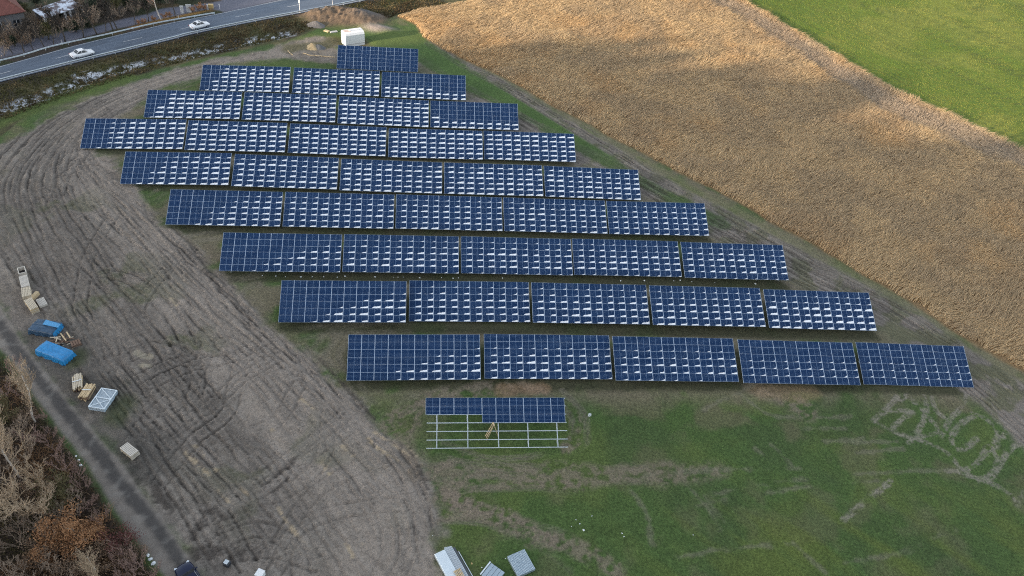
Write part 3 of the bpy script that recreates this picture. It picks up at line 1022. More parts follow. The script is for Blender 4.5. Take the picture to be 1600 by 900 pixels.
tone *= 1 - 0.25 * sstep(.06, .0, fr_) - 0.2 * sstep(.95, 1, fr_)
colr = lin(84, 95, 110, 1.05)[None] * tone[:, None]
at_ = me.attributes.new('albedo', 'FLOAT_COLOR', 'POINT')
at_.data.foreach_set('color', np.hstack([colr, np.ones((len(colr), 1))]).astype(np.float32).ravel())
me.materials.clear()
M['asphalt'] = attr_mat('worn_asphalt', 'albedo', 0.7, 0.35, (5.0, .12), 0.2, 0.02, (0.8, .06))
me.materials.append(M['asphalt'])
tag(link('road', me), kind='structure')
mk = MB()


def paint(P0, P1, w):
    P0 = np.asarray(P0)
    P1 = np.asarray(P1)
    d = (P1 - P0) / np.linalg.norm(P1 - P0)
    n_ = np.array([-d[1], d[0]]) * w / 2
    z = lambda p: float(base_h(p[0], p[1])) + ROAD_Z + 0.012
    vs = [(*(P0 - n_), z(P0)), (*(P1 - n_), z(P1)), (*(P1 + n_), z(P1)), (*(P0 + n_), z(P0))]
    mk.add(vs, [(0, 1, 2, 3)])


for i in range(len(rl) - 1):
    paint(rl[i] + nrm[i] * 0.55, rl[i + 1] + nrm[i + 1] * 0.55, 0.13)
    paint(ru[i] - nrm[i] * 0.35, ru[i + 1] - nrm[i + 1] * 0.35, 0.13)
ctr = [((-2, 116), (19, 110.5)), ((87, 91.5), (110, 85)), ((192, 65.5), (222, 58.7)), ((283, 45.2), (305, 40.2)), ((368, 26.5), (392, 21.8)), ((448.5, 10.8), (468, 7)), ((522, -5), (545, -10))]
for a, b in ctr:
    paint(at(*a, ROAD_Z)[:2], at(*b, ROAD_Z)[:2], 0.14)
me = mk.mesh('road_marking', [M['line']])
tag(link('road_marking', me), kind='structure')


def guard_rail(px, label, spacing=4.2, zoff=0.0, side=1):
    P = smooth_line(W2(px), 0.5)
    n = int(plen(P) / spacing)
    Q_ = resample_n(P, n * 4 + 1)
    nn = line_normals(Q_) * side
    mid = Q_[len(Q_) // 2]
    z0 = base_h(Q_[:, 0], Q_[:, 1]) + zoff
    root = thing('guard_rail', label, 'guard rail', (mid[0], mid[1], float(base_h(*mid)) + zoff), 0, 'guard rails along the road')
    prof = [(0.00, 0.44), (0.05, 0.50), (0.05, 0.55), (0.0, 0.60), (0.05, 0.65), (0.05, 0.70), (0.0, 0.76), (-0.02, 0.76), (-0.02, 0.44)]
    k = len(prof)
    vs = []
    for i in range(len(Q_)):
        for (o, z) in prof:
            p = Q_[i] + nn[i] * o
            vs.append((p[0] - mid[0], p[1] - mid[1], z0[i] + z - root.location.z))
    q = []
    for i in range(len(Q_) - 1):
        for j in range(k):
            jj = (j + 1) % k
            q.append((i * k + j, (i + 1) * k + j, (i + 1) * k + jj, i * k + jj))
    link('rail', mesh_np('rail', np.array(vs), np.array(q), [M['galv']]), root)
    pm = MB().box((0, 0, 0.1), (0.09, 0.12, 1.3), 0, 0).mesh('post', [M['galv']])
    for i in range(0, len(Q_), 4):
        p = Q_[i] - nn[i] * 0.1
        o = link('post', pm, root)
        o.location = (p[0] - mid[0], p[1] - mid[1], z0[i] - root.location.z)
        o.rotation_euler = (0, 0, math.atan2(nn[i][1], nn[i][0]))
    return root


guard_rail([(-80, 155), (0, 131), (90, 108), (180, 86), (272, 63.5), (300, 56), (400, 35.5), (470, 22.5), (550, 7), (640, -12), (700, -24)],
           'long grey crash barrier on the works side of the road, above the snowy ditch', 4.6, 0.28, 1)
guard_rail([(-80, 118), (25, 94.5), (85, 77), (160, 60.5), (192, 53), (240, 42), (300, 31), (336, 25)],
           'shorter grey crash barrier on the far side of the road, below the street trees', 4.6, 0.18, -1)


def marker_post(u, v, h, label, w=0.12, group='roadside marker posts'):
    p = gp(u, v)
    r = thing('marker_post', label, 'marker post', p, 0.3, group)
    MB().box((0, 0, h / 2 - 0.1), (w, w * 0.8, h + 0.2), 0, 0, bev=0.02).build('post', [M['white']], r)
    MB().box((0, 0, h * 0.82), (w + 0.01, w * 0.8 + 0.01, 0.16), 0, 0).build('reflector_band', [M['black_plastic']], r)


marker_post(520, 13, 1.7, 'white roadside marker post standing behind the spoil mound')
marker_post(98.5, 72, 1.1, 'short white marker post at the far crash barrier behind the lower car')
marker_post(279, 29, 1.0, 'short white marker post beside the grey street cabinets')
# tall slim sign mast
p = gp(469, 22)
r = thing('sign_mast', 'tall slim white mast with a small plate beside the road left of the mound', 'sign post', p)
MB().tube([(0, 0, -0.3), (0, 0, 3.4)], 0.06, 8).build('post', [M['white']], r)
MB().box((0, -0.08, 2.9), (0.34, 0.03, 0.75), 0.2, 0, bev=0.01).build('plate', [M['white']], r)
p = gp(343.5, 14)
r = thing('sign_post', 'thin white post at the tip of the street corner', 'sign post', p)
MB().tube([(0, 0, -0.2), (0, 0, 1.1)], 0.05, 8).build('post', [M['white']], r)
MB().box((0, 0, 1.0), (0.2, 0.03, 0.25), 0.4, 0).build('plate', [M['white']], r)

# ================================================================ SOLAR TABLES
PSI, TILT = 0.1646323, 0.455942
PW, PH, NC, NR = 1.749, 1.05, 10, 6
TABLES = [[0, 0, -43.7618, 153.0724, 0.108, -0.0069], [1, 0, -67.4094, 136.8583, 0.0791, 0.0072], [1, 1, -49.5374, 139.8203, 0.1281, -0.0036], [1, 2, -31.8105, 142.6234, 0.0053, 0.0013], [2, 0, -73.0878, 124.2124, 0.0154, 0.0062], [2, 1, -55.4041, 127.1462, 0.0746, -0.0033], [2, 2, -37.5399, 129.5495, 0.175, -0.0097], [2, 3, -19.9399, 132.7449, -0.2051, 0.0099], [3, 0, -79.1437, 112.1872, -0.4284, 0.0087], [3, 1, -61.3515, 114.6023, -0.0206, -0.0028], [3, 2, -43.4753, 117.2094, 0.0712, -0.0097], [3, 3, -25.702, 119.9734, -0.1564, 0.0075], [3, 4, -8.2601, 123.5361, -0.3567, 0.0114], [4, 0, -67.2881, 102.4887, -0.1707, 0.0039], [4, 1, -49.3283, 104.8697, 0.1924, -0.0162], [4, 2, -31.5013, 107.3818, 0.0206, -0.0088], [4, 3, -13.8556, 110.2874, -0.1384, 0.0084], [4, 4, 3.75, 113.3, -0.1, 0.0], [5, 0, -55.3716, 92.7449, 0.1577, -0.0092], [5, 1, -37.65, 95.5, 0.16, -0.004], [5, 2, -20.08, 98.5, 0.08, 0.0], [5, 3, -2.54, 101.53, 0.0, 0.004], [5, 4, 15.0377, 104.5376, -0.0378, 0.0201], [6, 0, -43.2316, 83.1352, 0.3891, -0.0047], [6, 1, -25.70, 86.25, 0.2, 0.0], [6, 2, -8.14, 89.45, 0.0, 0.0], [6, 3, 9.3402, 92.658, -0.1538, 0.0074], [6, 4, 27.02, 95.2453, 0.2111, 0.0082], [7, 0, -31.6203, 74.2046, 0.2347, 0.0035], [7, 1, -14.099, 77.9933, -0.4358, 0.0029], [7, 2, 3.527, 80.515, 0.0, 0.0], [7, 3, 21.1533, 83.0375, 0.3584, 0.0038], [7, 4, 39.0364, 86.0439, 0.1685, -0.0018], [8, 0, -19.9511, 65.4605, -0.0802, 0.0093], [8, 1, -2.2205, 68.7938, -0.2252, -0.0014], [8, 2, 15.3786, 71.0656, 0.3645, -0.0041], [8, 3, 33.2509, 73.8, 0.3303, -0.0085], [8, 4, 51.3487, 77.4294, -0.4574, -0.0146], [9, 0, -8.1267, 56.4946, -0.3056, -0.001]]

# cell glass: dark blue half-cells with pale grid lines and a wider middle strip
mg, n, b = nt('solar_glass')
uv = n.nodes.new('ShaderNodeUVMap')
sp = n.nodes.new('ShaderNodeSeparateXYZ')
n.links.new(uv.outputs[0], sp.inputs[0])


def mth(op, a, b_=None):
    k = n.nodes.new('ShaderNodeMath')
    k.operation = op
    for i, q in enumerate((a, b_)):
        if q is None:
            continue
        if isinstance(q, (int, float)):
            k.inputs[i].default_value = q
        else:
            n.links.new(q, k.inputs[i])
    return k.outputs[0]


def grid_line(src, count, frac):
    f = mth('FRACT', mth('MULTIPLY', src, count))
    d = mth('ABSOLUTE', mth('SUBTRACT', f, 0.5))
    return mth('GREATER_THAN', d, 0.5 - frac)


lu = grid_line(sp.outputs[0], 20, 0.012)
lv = grid_line(sp.outputs[1], 6, 0.030)
cs = mth('LESS_THAN', mth('ABSOLUTE', mth('SUBTRACT', sp.outputs[0], 0.5)), 0.0085)
ln_ = mth('MAXIMUM', mth('MAXIMUM', lu, lv), cs)
oi = n.nodes.new('ShaderNodeObjectInfo')
ramp = n.nodes.new('ShaderNodeMix')
ramp.data_type = 'RGBA'
ramp.inputs[6].default_value = rgba((0.0034, 0.0205, 0.070))
ramp.inputs[7].default_value = rgba((0.0046, 0.0250, 0.084))
n.links.new(oi.outputs['Random'], ramp.inputs[0])
mixn = n.nodes.new('ShaderNodeMix')
mixn.data_type = 'RGBA'
n.links.new(ln_, mixn.inputs[0])
n.links.new(ramp.outputs[2], mixn.inputs[6])
mixn.inputs[7].default_value = rgba((0.20, 0.30, 0.46))
n.links.new(mixn.outputs[2], b.inputs['Base Color'])
b.inputs['Roughness'].default_value = 0.14
b.inputs['Specular IOR Level'].default_value = 0.10
M['cells'] = mg
M['frost'] = simple('lying_frost', (0.86, 0.90, 0.95), 0.7, 0, 0.10, 9.0, 0.3)
M['frame'] = simple('module_frame', (0.42, 0.52, 0.66), 0.45, 0.15, 0.05)


def panel_mesh(level, seed):
    """one framed module, 1.758 x 1.038 m; level 0..1 = how much frost lies along its lower edge"""
    w, h, t, fr, fy = 1.741, 1.041, 0.035, 0.036, 0.013
    rs = random.Random(seed * 13 + int(level * 100))
    mb = MB()
    # frame: outer sides + rim
    mb.add([(0, 0, 0), (w, 0, 0), (w, h, 0), (0, h, 0), (0, 0, t), (w, 0, t), (w, h, t), (0, h, t)],
           [(0, 1, 5, 4), (1, 2, 6, 5), (2, 3, 7, 6), (3, 0, 4, 7), (3, 2, 1, 0)], 0)
    i = [(fr, fy), (w - fr, fy), (w - fr, h - fy), (fr, h - fy)]
    o = [(0, 0), (w, 0), (w, h), (0, h)]
    for k in range(4):
        j = (k + 1) % 4
        mb.add([(*o[k], t), (*o[j], t), (*i[j], t), (*i[k], t)], [(0, 1, 2, 3)], 0)
        mb.add([(*i[k], t), (*i[j], t), (*i[j], t - 0.004), (*i[k], t - 0.004)], [(0, 1, 2, 3)], 0)
    gf = len(mb.f)
    mb.add([(*q, t - 0.004) for q in i], [(0, 1, 2, 3)], 1)
    if level > 0:
        ww = (0.34 + 0.48 * level) * rs.uniform(0.7, 1.1) * (w - 2 * fr)
        hh = (0.12 + 0.27 * level) * rs.uniform(0.8, 1.2)
        x1 = w - fr - 0.01 - rs.uniform(0, 0.03)
        x0 = x1 - ww
        nseg = 9
        top = []
        for k in range(nseg + 1):
            f = k / nseg
            lo_ = 0.30 + 0.34 * level
            env = min(1.0, (f / 0.12)) * (lo_ + (1 - lo_) * f ** 1.2)
            if level < 0.35:
                env = f ** 1.6
            top.append((x0 + ww * f, fr + 0.008 + hh * env * rs.uniform(0.88, 1.1)))
        zt = t + 0.004
        for k in range(nseg):
            a, b2 = top[k], top[k + 1]
            yb = fr + 0.004
            mb.add([(a[0], yb, zt), (b2[0], yb, zt), (b2[0], b2[1], zt), (a[0], a[1], zt)], [(0, 1, 2, 3)], 2)
            mb.add([(a[0], a[1], zt), (b2[0], b2[1], zt), (b2[0], b2[1] + .01, t - 0.003), (a[0], a[1] + .01, t - 0.003)], [(0, 1, 2, 3)], 2)
        # a little creeps up the right-hand frame
        hs = hh * rs.uniform(1.1, 1.7)
        mb.add([(x1 - 0.035, fr + hh * .9, zt + .001), (x1, fr + hh * .9, zt + .001), (x1, fr + hs, zt + .001)], [(0, 1, 2)], 2)
    me = mb.mesh('solar_panel', [M['frame'], M['cells'], M['frost']])
    uvl = me.uv_layers.new(name='UVMap')
    for pl in me.polygons:
        for li_ in pl.loop_indices:
            c = me.vertices[me.loops[li_].vertex_index].co
            uvl.data[li_].uv = ((c.x - fr) / (w - 2 * fr), (c.y - fy) / (h - 2 * fy))
    return me


LEV = [0, .08, .2, .35, .5, .65, .8, 1.0]
PANELS = {(k, s): panel_mesh(LEV[k], s) for k in range(len(LEV)) for s in range(6)}


def frost_level(row, tab, ntab, c, r):
    """frost seen on module column c, module row r (0 = lowest) of a table"""
    last = tab == ntab - 1
    if row in (0, 9):
        return 0
    if row in (1, 2):
        if r == 5 and row == 1 and tab == 0:
            L = 0.7 if c > 1 else 0
        else:
            L = 0.92
        if tab == 0 and (c < 1 or (c < 2 and r > 2)):
            L = 0.0 if r != 0 else 0.35
        if last and r >= (3 if c < 1 else 2 + (1 if (row == 1 and c < 6) else 0)):
            L = 0
        if r == 5 and not last and L > 0:
            L = 0.6
        return L
    on = {3: (1, 2), 4: (1, 3), 5: (1.6, 5.5), 6: (1.6, 9.0), 7: (1.4, 9.0), 8: (1.6, 9.5)}[row]
    base = {3: .9, 4: .76, 5: .64, 6: .6, 7: .66, 8: .6}[row]
    g = c + tab * 10
    L = base
    if row == 8:
        L = [0.66, 0.62, 0.46, 0.22, 0.10][tab]
    if row == 7 and tab == 4:
        L = 0.74
    if row == 6:
        L = [.6, .62, .58, .66, .62][tab]
    if row == 5:
        L = [.72, .68, .58, .6, .56][tab]
    thr = on[0] + (on[1] - on[0]) * (r / 5.0) ** 1.3
    if g < thr:
        return 0
    if g < thr + 1.3:
        L *= 0.45
    if row >= 5 and r == 5:
        L *= {5: .35, 6: .12, 7: .1, 8: 0}[row]
    if row == 4 and r == 5:
        L *= .6
    if row >= 5 and r == 4:
        L *= {5: .8, 6: .55, 7: .45, 8: .12}[row]
    if row == 8 and r == 3:
        L *= .6
    if row == 6 and r == 0:
        L *= .22
    if row == 8 and r == 0:
        L *= .5 if 3 < g < 24 else 0.1
    return L


def table_axes(x, y, dz, ds):
    ca, sa = math.cos(PSI), math.sin(PSI)
    z0 = float(base_h(x, y))
    z1 = float(base_h(x + ca * 17.7, y + sa * 17.7))
    s = math.atan2(z1 - z0, 17.7) + ds
    a = Vector((ca * math.cos(s), sa * math.cos(s), math.sin(s)))
    b_ = Vector((-sa * math.cos(TILT), ca * math.cos(TILT), math.sin(TILT)))
    nrm_ = a.cross(b_).normalized()
    b_ = nrm_.cross(a).normalized()
    o = Vector((x, y, z0 + 0.7 + dz))
    Mx = Matrix.Identity(4)
    for i, vv in enumerate((a, b_, nrm_)):
        Mx[0][i], Mx[1][i], Mx[2][i] = vv
    Mx.translation = o
    return Mx, a, b_, nrm_, o


RAFX = [1.4, 5.2, 9.0, 12.7, 16.4]
down = Vector((0, -math.sin(TILT), -math.cos(TILT)))


def full_frame_mesh():
    mb = MB()
    for k in range(NR + 1):
        mb.box((8.75, min(max(k * PH, 0.05), NR * PH - 0.05), -0.045), (17.4, 0.06, 0.08))
    for x in RAFX:
        mb.box((x, 3.15, -0.15), (0.08, 6.2, 0.12))
        for y, L in ((1.0, 1.15 + 0.9), (5.0, 2.9 + 0.9)):
            p0 = Vector((x, y, -0.21))
            mb.bar(p0, p0 + down * L, 0.10, 0.08, up=(1, 0, 0))
    return mb.mesh('support_frame', [M['galv']])


FRAME = full_frame_mesh()
ORD = ['nearest', 'second', 'third', 'fourth', 'fifth', 'sixth', 'seventh', 'eighth']
NTAB = {r_: sum(1 for t in TABLES if t[0] == r_) for r_ in range(10)}


def tab_label(row, tab):
    n_ = NTAB[row]
    if row == 0:
        return 'lone frost-free blue solar table at the back beside the white kiosk'
    pos = {5: ['leftmost', 'second from left', 'middle one', 'second from right', 'rightmost'],
           4: ['leftmost', 'second from left', 'second from right', 'rightmost'],
           3: ['leftmost', 'middle one', 'rightmost']}[n_][tab]
    return f'blue solar table, {pos} in the {ORD[8 - row]} full row behind the half-built table'


TROOT = {}
for (row, tab, x, y, dz, ds) in TABLES:
    dz *= 0.8
    x, y = x + 0.10 * math.cos(PSI), y + 0.10 * math.sin(PSI)
    Mx, a, b_, n_, o = table_axes(x, y, dz, ds)
    cx = o + a * 8.85 + b_ * 3.15
    grp = 'solar tables in rows across the field'
    if row == 9:
        root = thing('solar_table', 'half-built solar table in front, bare steel rails below its blue panels', 'solar table', (cx.x, cx.y, gh(cx.x, cx.y)), PSI, grp)
    else:
        root = thing('solar_table', tab_label(row, tab), 'solar table', (cx.x, cx.y, gh(cx.x, cx.y)), PSI, grp)
    TROOT[(row, tab)] = root
    inv = (Matrix.Translation(root.location) @ Matrix.Rotation(PSI, 4, 'Z')).inverted() @ Mx
    for r_ in range(NR):
        for c in range(NC):
            if row == 9 and not (r_ >= 4 or (r_ == 3 and c >= 4)):
                continue
            L = frost_level(row, tab, NTAB[row], c, r_)
            if L > 0:
                L *= random.choice([1, 1, 1, .92, .8, .65 if row > 3 else .9])
            k = min(range(len(LEV)), key=lambda q: abs(LEV[q] - L))
            pnl = link('solar_panel', PANELS[(k, random.randrange(6))], root)
            jit = Matrix.Rotation(random.gauss(0, 0.0022), 4, 'X') @ Matrix.Rotation(random.gauss(0, 0.0022), 4, 'Y')
            pnl.matrix_basis = inv @ Matrix.Translation((c * PW + 0.006, r_ * PH + 0.006, random.uniform(0, 0.004))) @ jit
    if row != 9:
        f_ = link('support_frame', FRAME, root)
        f_.matrix_basis = inv
    else:
        pur = MB().box((0, 0, 0), (17.5, 0.085, 0.09)).mesh('purlin', [M['galv']])
        raf = MB().box((0, 0, 0), (0.10, 6.25, 0.13)).mesh('rafter', [M['galv']])
        for k in range(NR + 1):
            q = link('purlin', pur, root)
            q.matrix_basis = inv @ Matrix.Translation((8.9, min(max(k * PH, 0.05), NR * PH - .05), -0.05))
        for xx in RAFX:
            q = link('rafter', raf, root)
            q.matrix_basis = inv @ Matrix.Translation((xx, 3.15, -0.165))
            for yy, Ln, nm in ((1.0, 2.0, 'front_post'), (5.0, 3.8, 'rear_post')):
                mb = MB()
                mb.bar((0, 0, 0), down * Ln, 0.10, 0.08, up=(1, 0, 0))
                q = mb.build(nm, [M['galv']], root)
                q.matrix_basis = inv @ Matrix.Translation((xx, yy, -0.24))
            mb = MB()
            mb.bar(Vector((0, 0, 0)) + down * 1.7, Vector((0, -2.6, 0)), 0.05, 0.05, up=(1, 0, 0))
            q = mb.build('brace', [M['galv']], root)
            q.matrix_basis = inv @ Matrix.Translation((xx + 0.07, 5.0, -0.24))

# wooden step ladder at the unfinished table
pa, pb = at(759, 685), at(778, 681)
pm_ = (pa + pb) / 2
hd = math.atan2(pb[1] - pa[1], pb[0] - pa[0])
lz = gh(pm_[0], pm_[1])
lad = thing('step_ladder', 'pale wooden step ladder standing open among the bare rails', 'ladder', (pm_[0], pm_[1], lz), hd)
half = np.linalg.norm(pb - pa) / 2
for sg, nm in ((-1, 'ladder_side'), (1, 'ladder_side')):
    mb = MB()
    for yy in (-0.26, 0.26):
        mb.bar((sg * half, yy * 1.25, -0.05), (sg * 0.03, yy * 0.8, 2.55), 0.06, 0.05, up=(0, 1, 0))
    for k in range(7):
        f = 0.1 + k * 0.125
        xx = sg * (half + (0.03 - half) * f)
        mb.bar((xx, -0.3 * (1 - .3 * f), 2.6 * f), (xx, 0.3 * (1 - .3 * f), 2.6 * f), 0.07, 0.05)
    mb.build(nm, [M['wood']], lad)
MB().box((0, 0, 2.57), (0.22, 0.5, 0.05)).build('top_step', [M['wood']], lad)
# ================================================================ KIOSK, HEAP, STACKS
def quad_frame(px, h):
    """top-face corners in the photo (4, in order) at height h -> centre, heading, length, depth"""
    Q_ = np.array([at(u, v, h)[:2] for u, v in px])
    c = Q_.mean(0)
    e1 = (Q_[1] - Q_[0] + Q_[2] - Q_[3]) / 2
    e2 = (Q_[3] - Q_[0] + Q_[2] - Q_[1]) / 2
    return c, math.atan2(e1[1], e1[0]), float(np.linalg.norm(e1)), float(np.linalg.norm(e2))


def standing(name, label, cat, px, h, group=None):
    c, rz, L, D = quad_frame(px, h)
    # sink to the lowest ground under the footprint corners a little
    z = gh(c[0], c[1])
    return thing(name, label, cat, (c[0], c[1], z), rz, group), L, D


# --- white transformer kiosk
kb = [at(540.7, 70.5), at(570, 66), at(531.7, 63)]
e1 = kb[1][:2] - kb[0][:2]
rz = math.atan2(e1[1], e1[0])
L = float(np.linalg.norm(e1))
D = 2.9
c = kb[0][:2] + e1 / 2 + np.array([-math.sin(rz), math.cos(rz)]) * D / 2
zk = float(base_h(c[0], c[1])) - 0.1
kiosk = thing('transformer_kiosk', 'white concrete transformer kiosk standing in its pit behind the back table', 'kiosk', (c[0], c[1], zk), rz)
hk = 2.75
mb = MB()
prof = [(-D / 2, -0.6), (-D / 2, hk - 0.55), (-D / 2 + 0.28, hk - 0.12), (-D / 2 + 0.75, hk), (D / 2 - 0.75, hk), (D / 2 - 0.28, hk - 0.12), (D / 2, hk - 0.55), (D / 2, -0.6)]
vs = [(-L / 2, y, z) for y, z in prof] + [(L / 2, y, z) for y, z in prof]
k = len(prof)
fs = [(i, (i + 1) % k, k + (i + 1) % k, k + i) for i in range(k)]
fs = [f[::-1] for f in fs]
mb.add(vs, fs + [tuple(range(k)), tuple(range(2 * k - 1, k - 1, -1))])
mb.build('body', [M['white']], kiosk)
mb = MB()
mb.box((L * .12, -0.05, hk + 0.10), (L * .62, 0.55, 0.22), bev=0.05)
mb.build('roof_vent', [M['white']], kiosk)
M['roof_sun_tint'] = simple('sun_tinted_roof', lin(196, 176, 168), 0.9, 0, 0.2, 3.0)  # pinkish sunlight on the kiosk roof put into this colour
MB().box((-L * .30, 0.0, hk + 0.012), (L * .34, D * 0.42, 0.03)).build('roof_tint_sheet', [M['roof_sun_tint']], kiosk)
mb = MB()
for x in (-L * 0.5 - 0.012,):
    mb.box((x, -0.55, 1.0), (0.03, 0.9, 1.7), bev=0.01)
mb.build('door', [M['white_plastic']], kiosk)
MB().box((0, -D / 2 - 0.01, 0.1), (L * .98, 0.03, 0.12)).build('plinth_strip', [M['concrete']], kiosk)


def heap(name, label, cat, u, v, rx, ry, h, mat, seed, rz=0.0, parent=None):
    p = gp(u, v, -0.08)
    nn_ = Noise(seed)
    vs, fs = [], []
    na, nr = 28, 9
    for j in range(nr):
        f = j / (nr - 1)
        for i in range(na):
            a = 2 * math.pi * i / na
            k_ = 0.8 + 0.4 * float(nn_.v(np.array([math.cos(a) * 1.5 + 9]), np.array([math.sin(a) * 1.5 + 9]))[0])
            rr_ = (1 - f) * k_
            z = h * (1 - (1 - f) ** 1.5) * (1 if f < 1 else 1) + 0.12 * h * float(nn_.v(np.array([i * .9 + 3.]), np.array([j * 1.1]))[0])
            vs.append((math.cos(a) * rx * rr_, math.sin(a) * ry * rr_, z * f ** 0.3 if j else -0.1))
    for j in range(nr - 1):
        for i in range(na):
            i2 = (i + 1) % na
            fs.append((j * na + i, j * na + i2, (j + 1) * na + i2, (j + 1) * na + i))
    fs.append(tuple(range((nr - 1) * na, nr * na)))
    o = MB().add(vs, fs).build(name, [mat], None, smooth=True)
    o.location = p
    o.rotation_euler = (0, 0, rz)
    return tag(o, label, cat)


heap('sand_heap', 'small pointed heap of yellow sand on the grass left of the white kiosk', 'sand heap', 489, 74.5, 1.75, 1.7, 1.15, M['clay'], 31)
M['heap_shade_side'] = simple('heap_shade_grey', lin(96, 98, 100), 0.95, 0, 0.3, 3.0, 1.0)  # dark grey stands for the shaded right side of the sand heap
heap('heap_shade_side', 'low dark grey heap for the shaded right side of the sand heap', 'heap side', 498, 75, 1.7, 1.5, 0.85, M['heap_shade_side'], 33)
M['rubble'] = simple('grey_rubble', lin(112, 108, 106), 0.95, 0, 0.35, 2.5, 1.0)
heap('rubble_heap', 'rough grey rubble heap at the left foot of the spoil mound', 'rubble heap', 494, 40, 2.6, 1.7, 1.1, M['rubble'], 35)
# planks by the kiosk
for (a, b, lab, hgt) in (((507, 48), (514, 50), 'short orange brown plank on the soil left of the kiosk', 0.28), ((516, 51), (527, 49.5), 'pale grey slab lying by the left end of the kiosk', 0.2)):
    p, q = gp(*a, 0.08), gp(*b, 0.08)
    o = MB().bar((0, 0, 0), q - p, 0.75, hgt).build('plank' if 'plank' in lab else 'slab', [M['wood'] if 'plank' in lab else M['concrete']])
    o.location = p
    tag(o, lab, 'plank' if 'plank' in lab else 'slab')
pts = [(450, 80.5), (455, 85), (457.5, 86.5)]
o = MB().tube([gp(*q, .06) - gp(*pts[0]) for q in pts], 0.09, 6).build('pipe', [M['wood']])
o.location = gp(*pts[0])
tag(o, 'short crooked tan pipe lying on the mud left of the back table', 'pipe')
pts = [(474, 84), (484, 87), (500, 88), (514, 89.5), (523, 90)]
o = MB().tube([gp(*q, .08) - gp(*pts[0]) for q in pts], 0.08, 6).build('pipe', [M['wood']])
o.location = gp(*pts[0])
tag(o, 'long tan pipe lying in the mud beside the lone back table', 'pipe')


# --- slatted crates and pallets
def slat_crate(root, L, D, h, mat, n=7, open_top=False, body=None):
    body = body or mat
    if open_top:
        for nm, (c_, s_) in (('side_board', ((0, -D / 2 + .05, h / 2), (L, .1, h))), ('side_board', ((0, D / 2 - .05, h / 2), (L, .1, h))),
                             ('end_board', ((-L / 2 + .05, 0, h / 2), (.1, D - .2, h))), ('end_board', ((L / 2 - .05, 0, h / 2), (.1, D - .2, h)))):
            MB().box(c_, s_, bev=.015).build(nm, [mat], root)
        MB().box((0, 0, 0.12), (L - .2, D - .2, .12)).build('floor', [M['dark']], root)
        return
    mb = MB().box((0, 0, 0.16 + (h - 0.16) / 2 - 0.02), (L * .96, D * .94, h - 0.2), bev=0.03)
    mb.build('load', [body], root)
    mb = MB()
    w_ = L / n
    for i in range(n):
        mb.box((-L / 2 + w_ * (i + .5), 0, h + 0.0), (w_ * .78, D, .035))
    mb.build('top_slats', [mat], root)
    mb = MB()
    for y in (-D / 2 + .06, 0, D / 2 - .06):
        mb.box((0, y, 0.07), (L, .12, .14))
    mb.build('pallet_base', [M['wood_grey']], root)
    mb = MB()
    for s_ in (-1, 1):
        mb.box((0, s_ * (D / 2 + .005), h * .62), (L * 1.01, .03, .12))
        mb.box((0, s_ * (D / 2 + .005), h * .30), (L * 1.01, .03, .12))
    mb.build('side_slats', [mat], root)


g = 'crates in the upper left of the yard'
r, L, D = standing('open_crate', 'open empty wooden crate with a dark inside, top of the crate row', 'crate', [(26, 418.4), (38, 415.6), (41, 424.2), (29, 428)], 0.8, g)
slat_crate(r, L, D, 0.8, M['cardboard'], open_top=True)
r, L, D = standing('slatted_crate', 'whitish slatted crate just below the open empty crate', 'crate', [(31, 432), (42.4, 428.5), (45.4, 446), (31, 449.5)], 0.85, g)
slat_crate(r, L, D, 0.85, M['cardboard'], 8)
r, L, D = standing('slatted_crate', 'tan slatted crate in the middle of the crate row', 'crate', [(33, 451), (47, 447.4), (48.4, 461.5), (34, 464.5)], 0.95, g)
slat_crate(r, L, D, 0.95, M['wood_grey'], 6)
r, L, D = standing('slatted_crate', 'brownest slatted crate at the lower end of the crate row', 'crate', [(38, 468.5), (50, 465), (59, 479), (46.5, 485.5)], 0.9, g)
slat_crate(r, L, D, 0.9, M['wood_grey'], 6, body=M['wood'])
r, L, D = standing('pallet', 'single grey pallet lying right of the lowest crate', 'pallet', [(57, 469.5), (70, 465), (73.6, 476), (61.4, 481)], 0.18)
slat_crate(r, L, D, 0.3, M['cardboard'], 7)
r, L, D = standing('board_stack', 'narrow upright tan board leaning at the right side of the middle crate', 'board', [(49.6, 454), (54, 455), (54.4, 467), (49, 466)], 0.6)
MB().box((0, 0, .3), (L, D, .6), bev=.02).build('boards', [M['wood']], r)
r, L, D = standing('slatted_crate', 'lone pale slatted pallet load on the mud beside the lane', 'crate', [(188.3, 699), (201.5, 689.5), (214.8, 705.5), (202.5, 715)], 0.75)
slat_crate(r, L, D, 0.75, M['cardboard'], 6, body=M['wood_grey'])


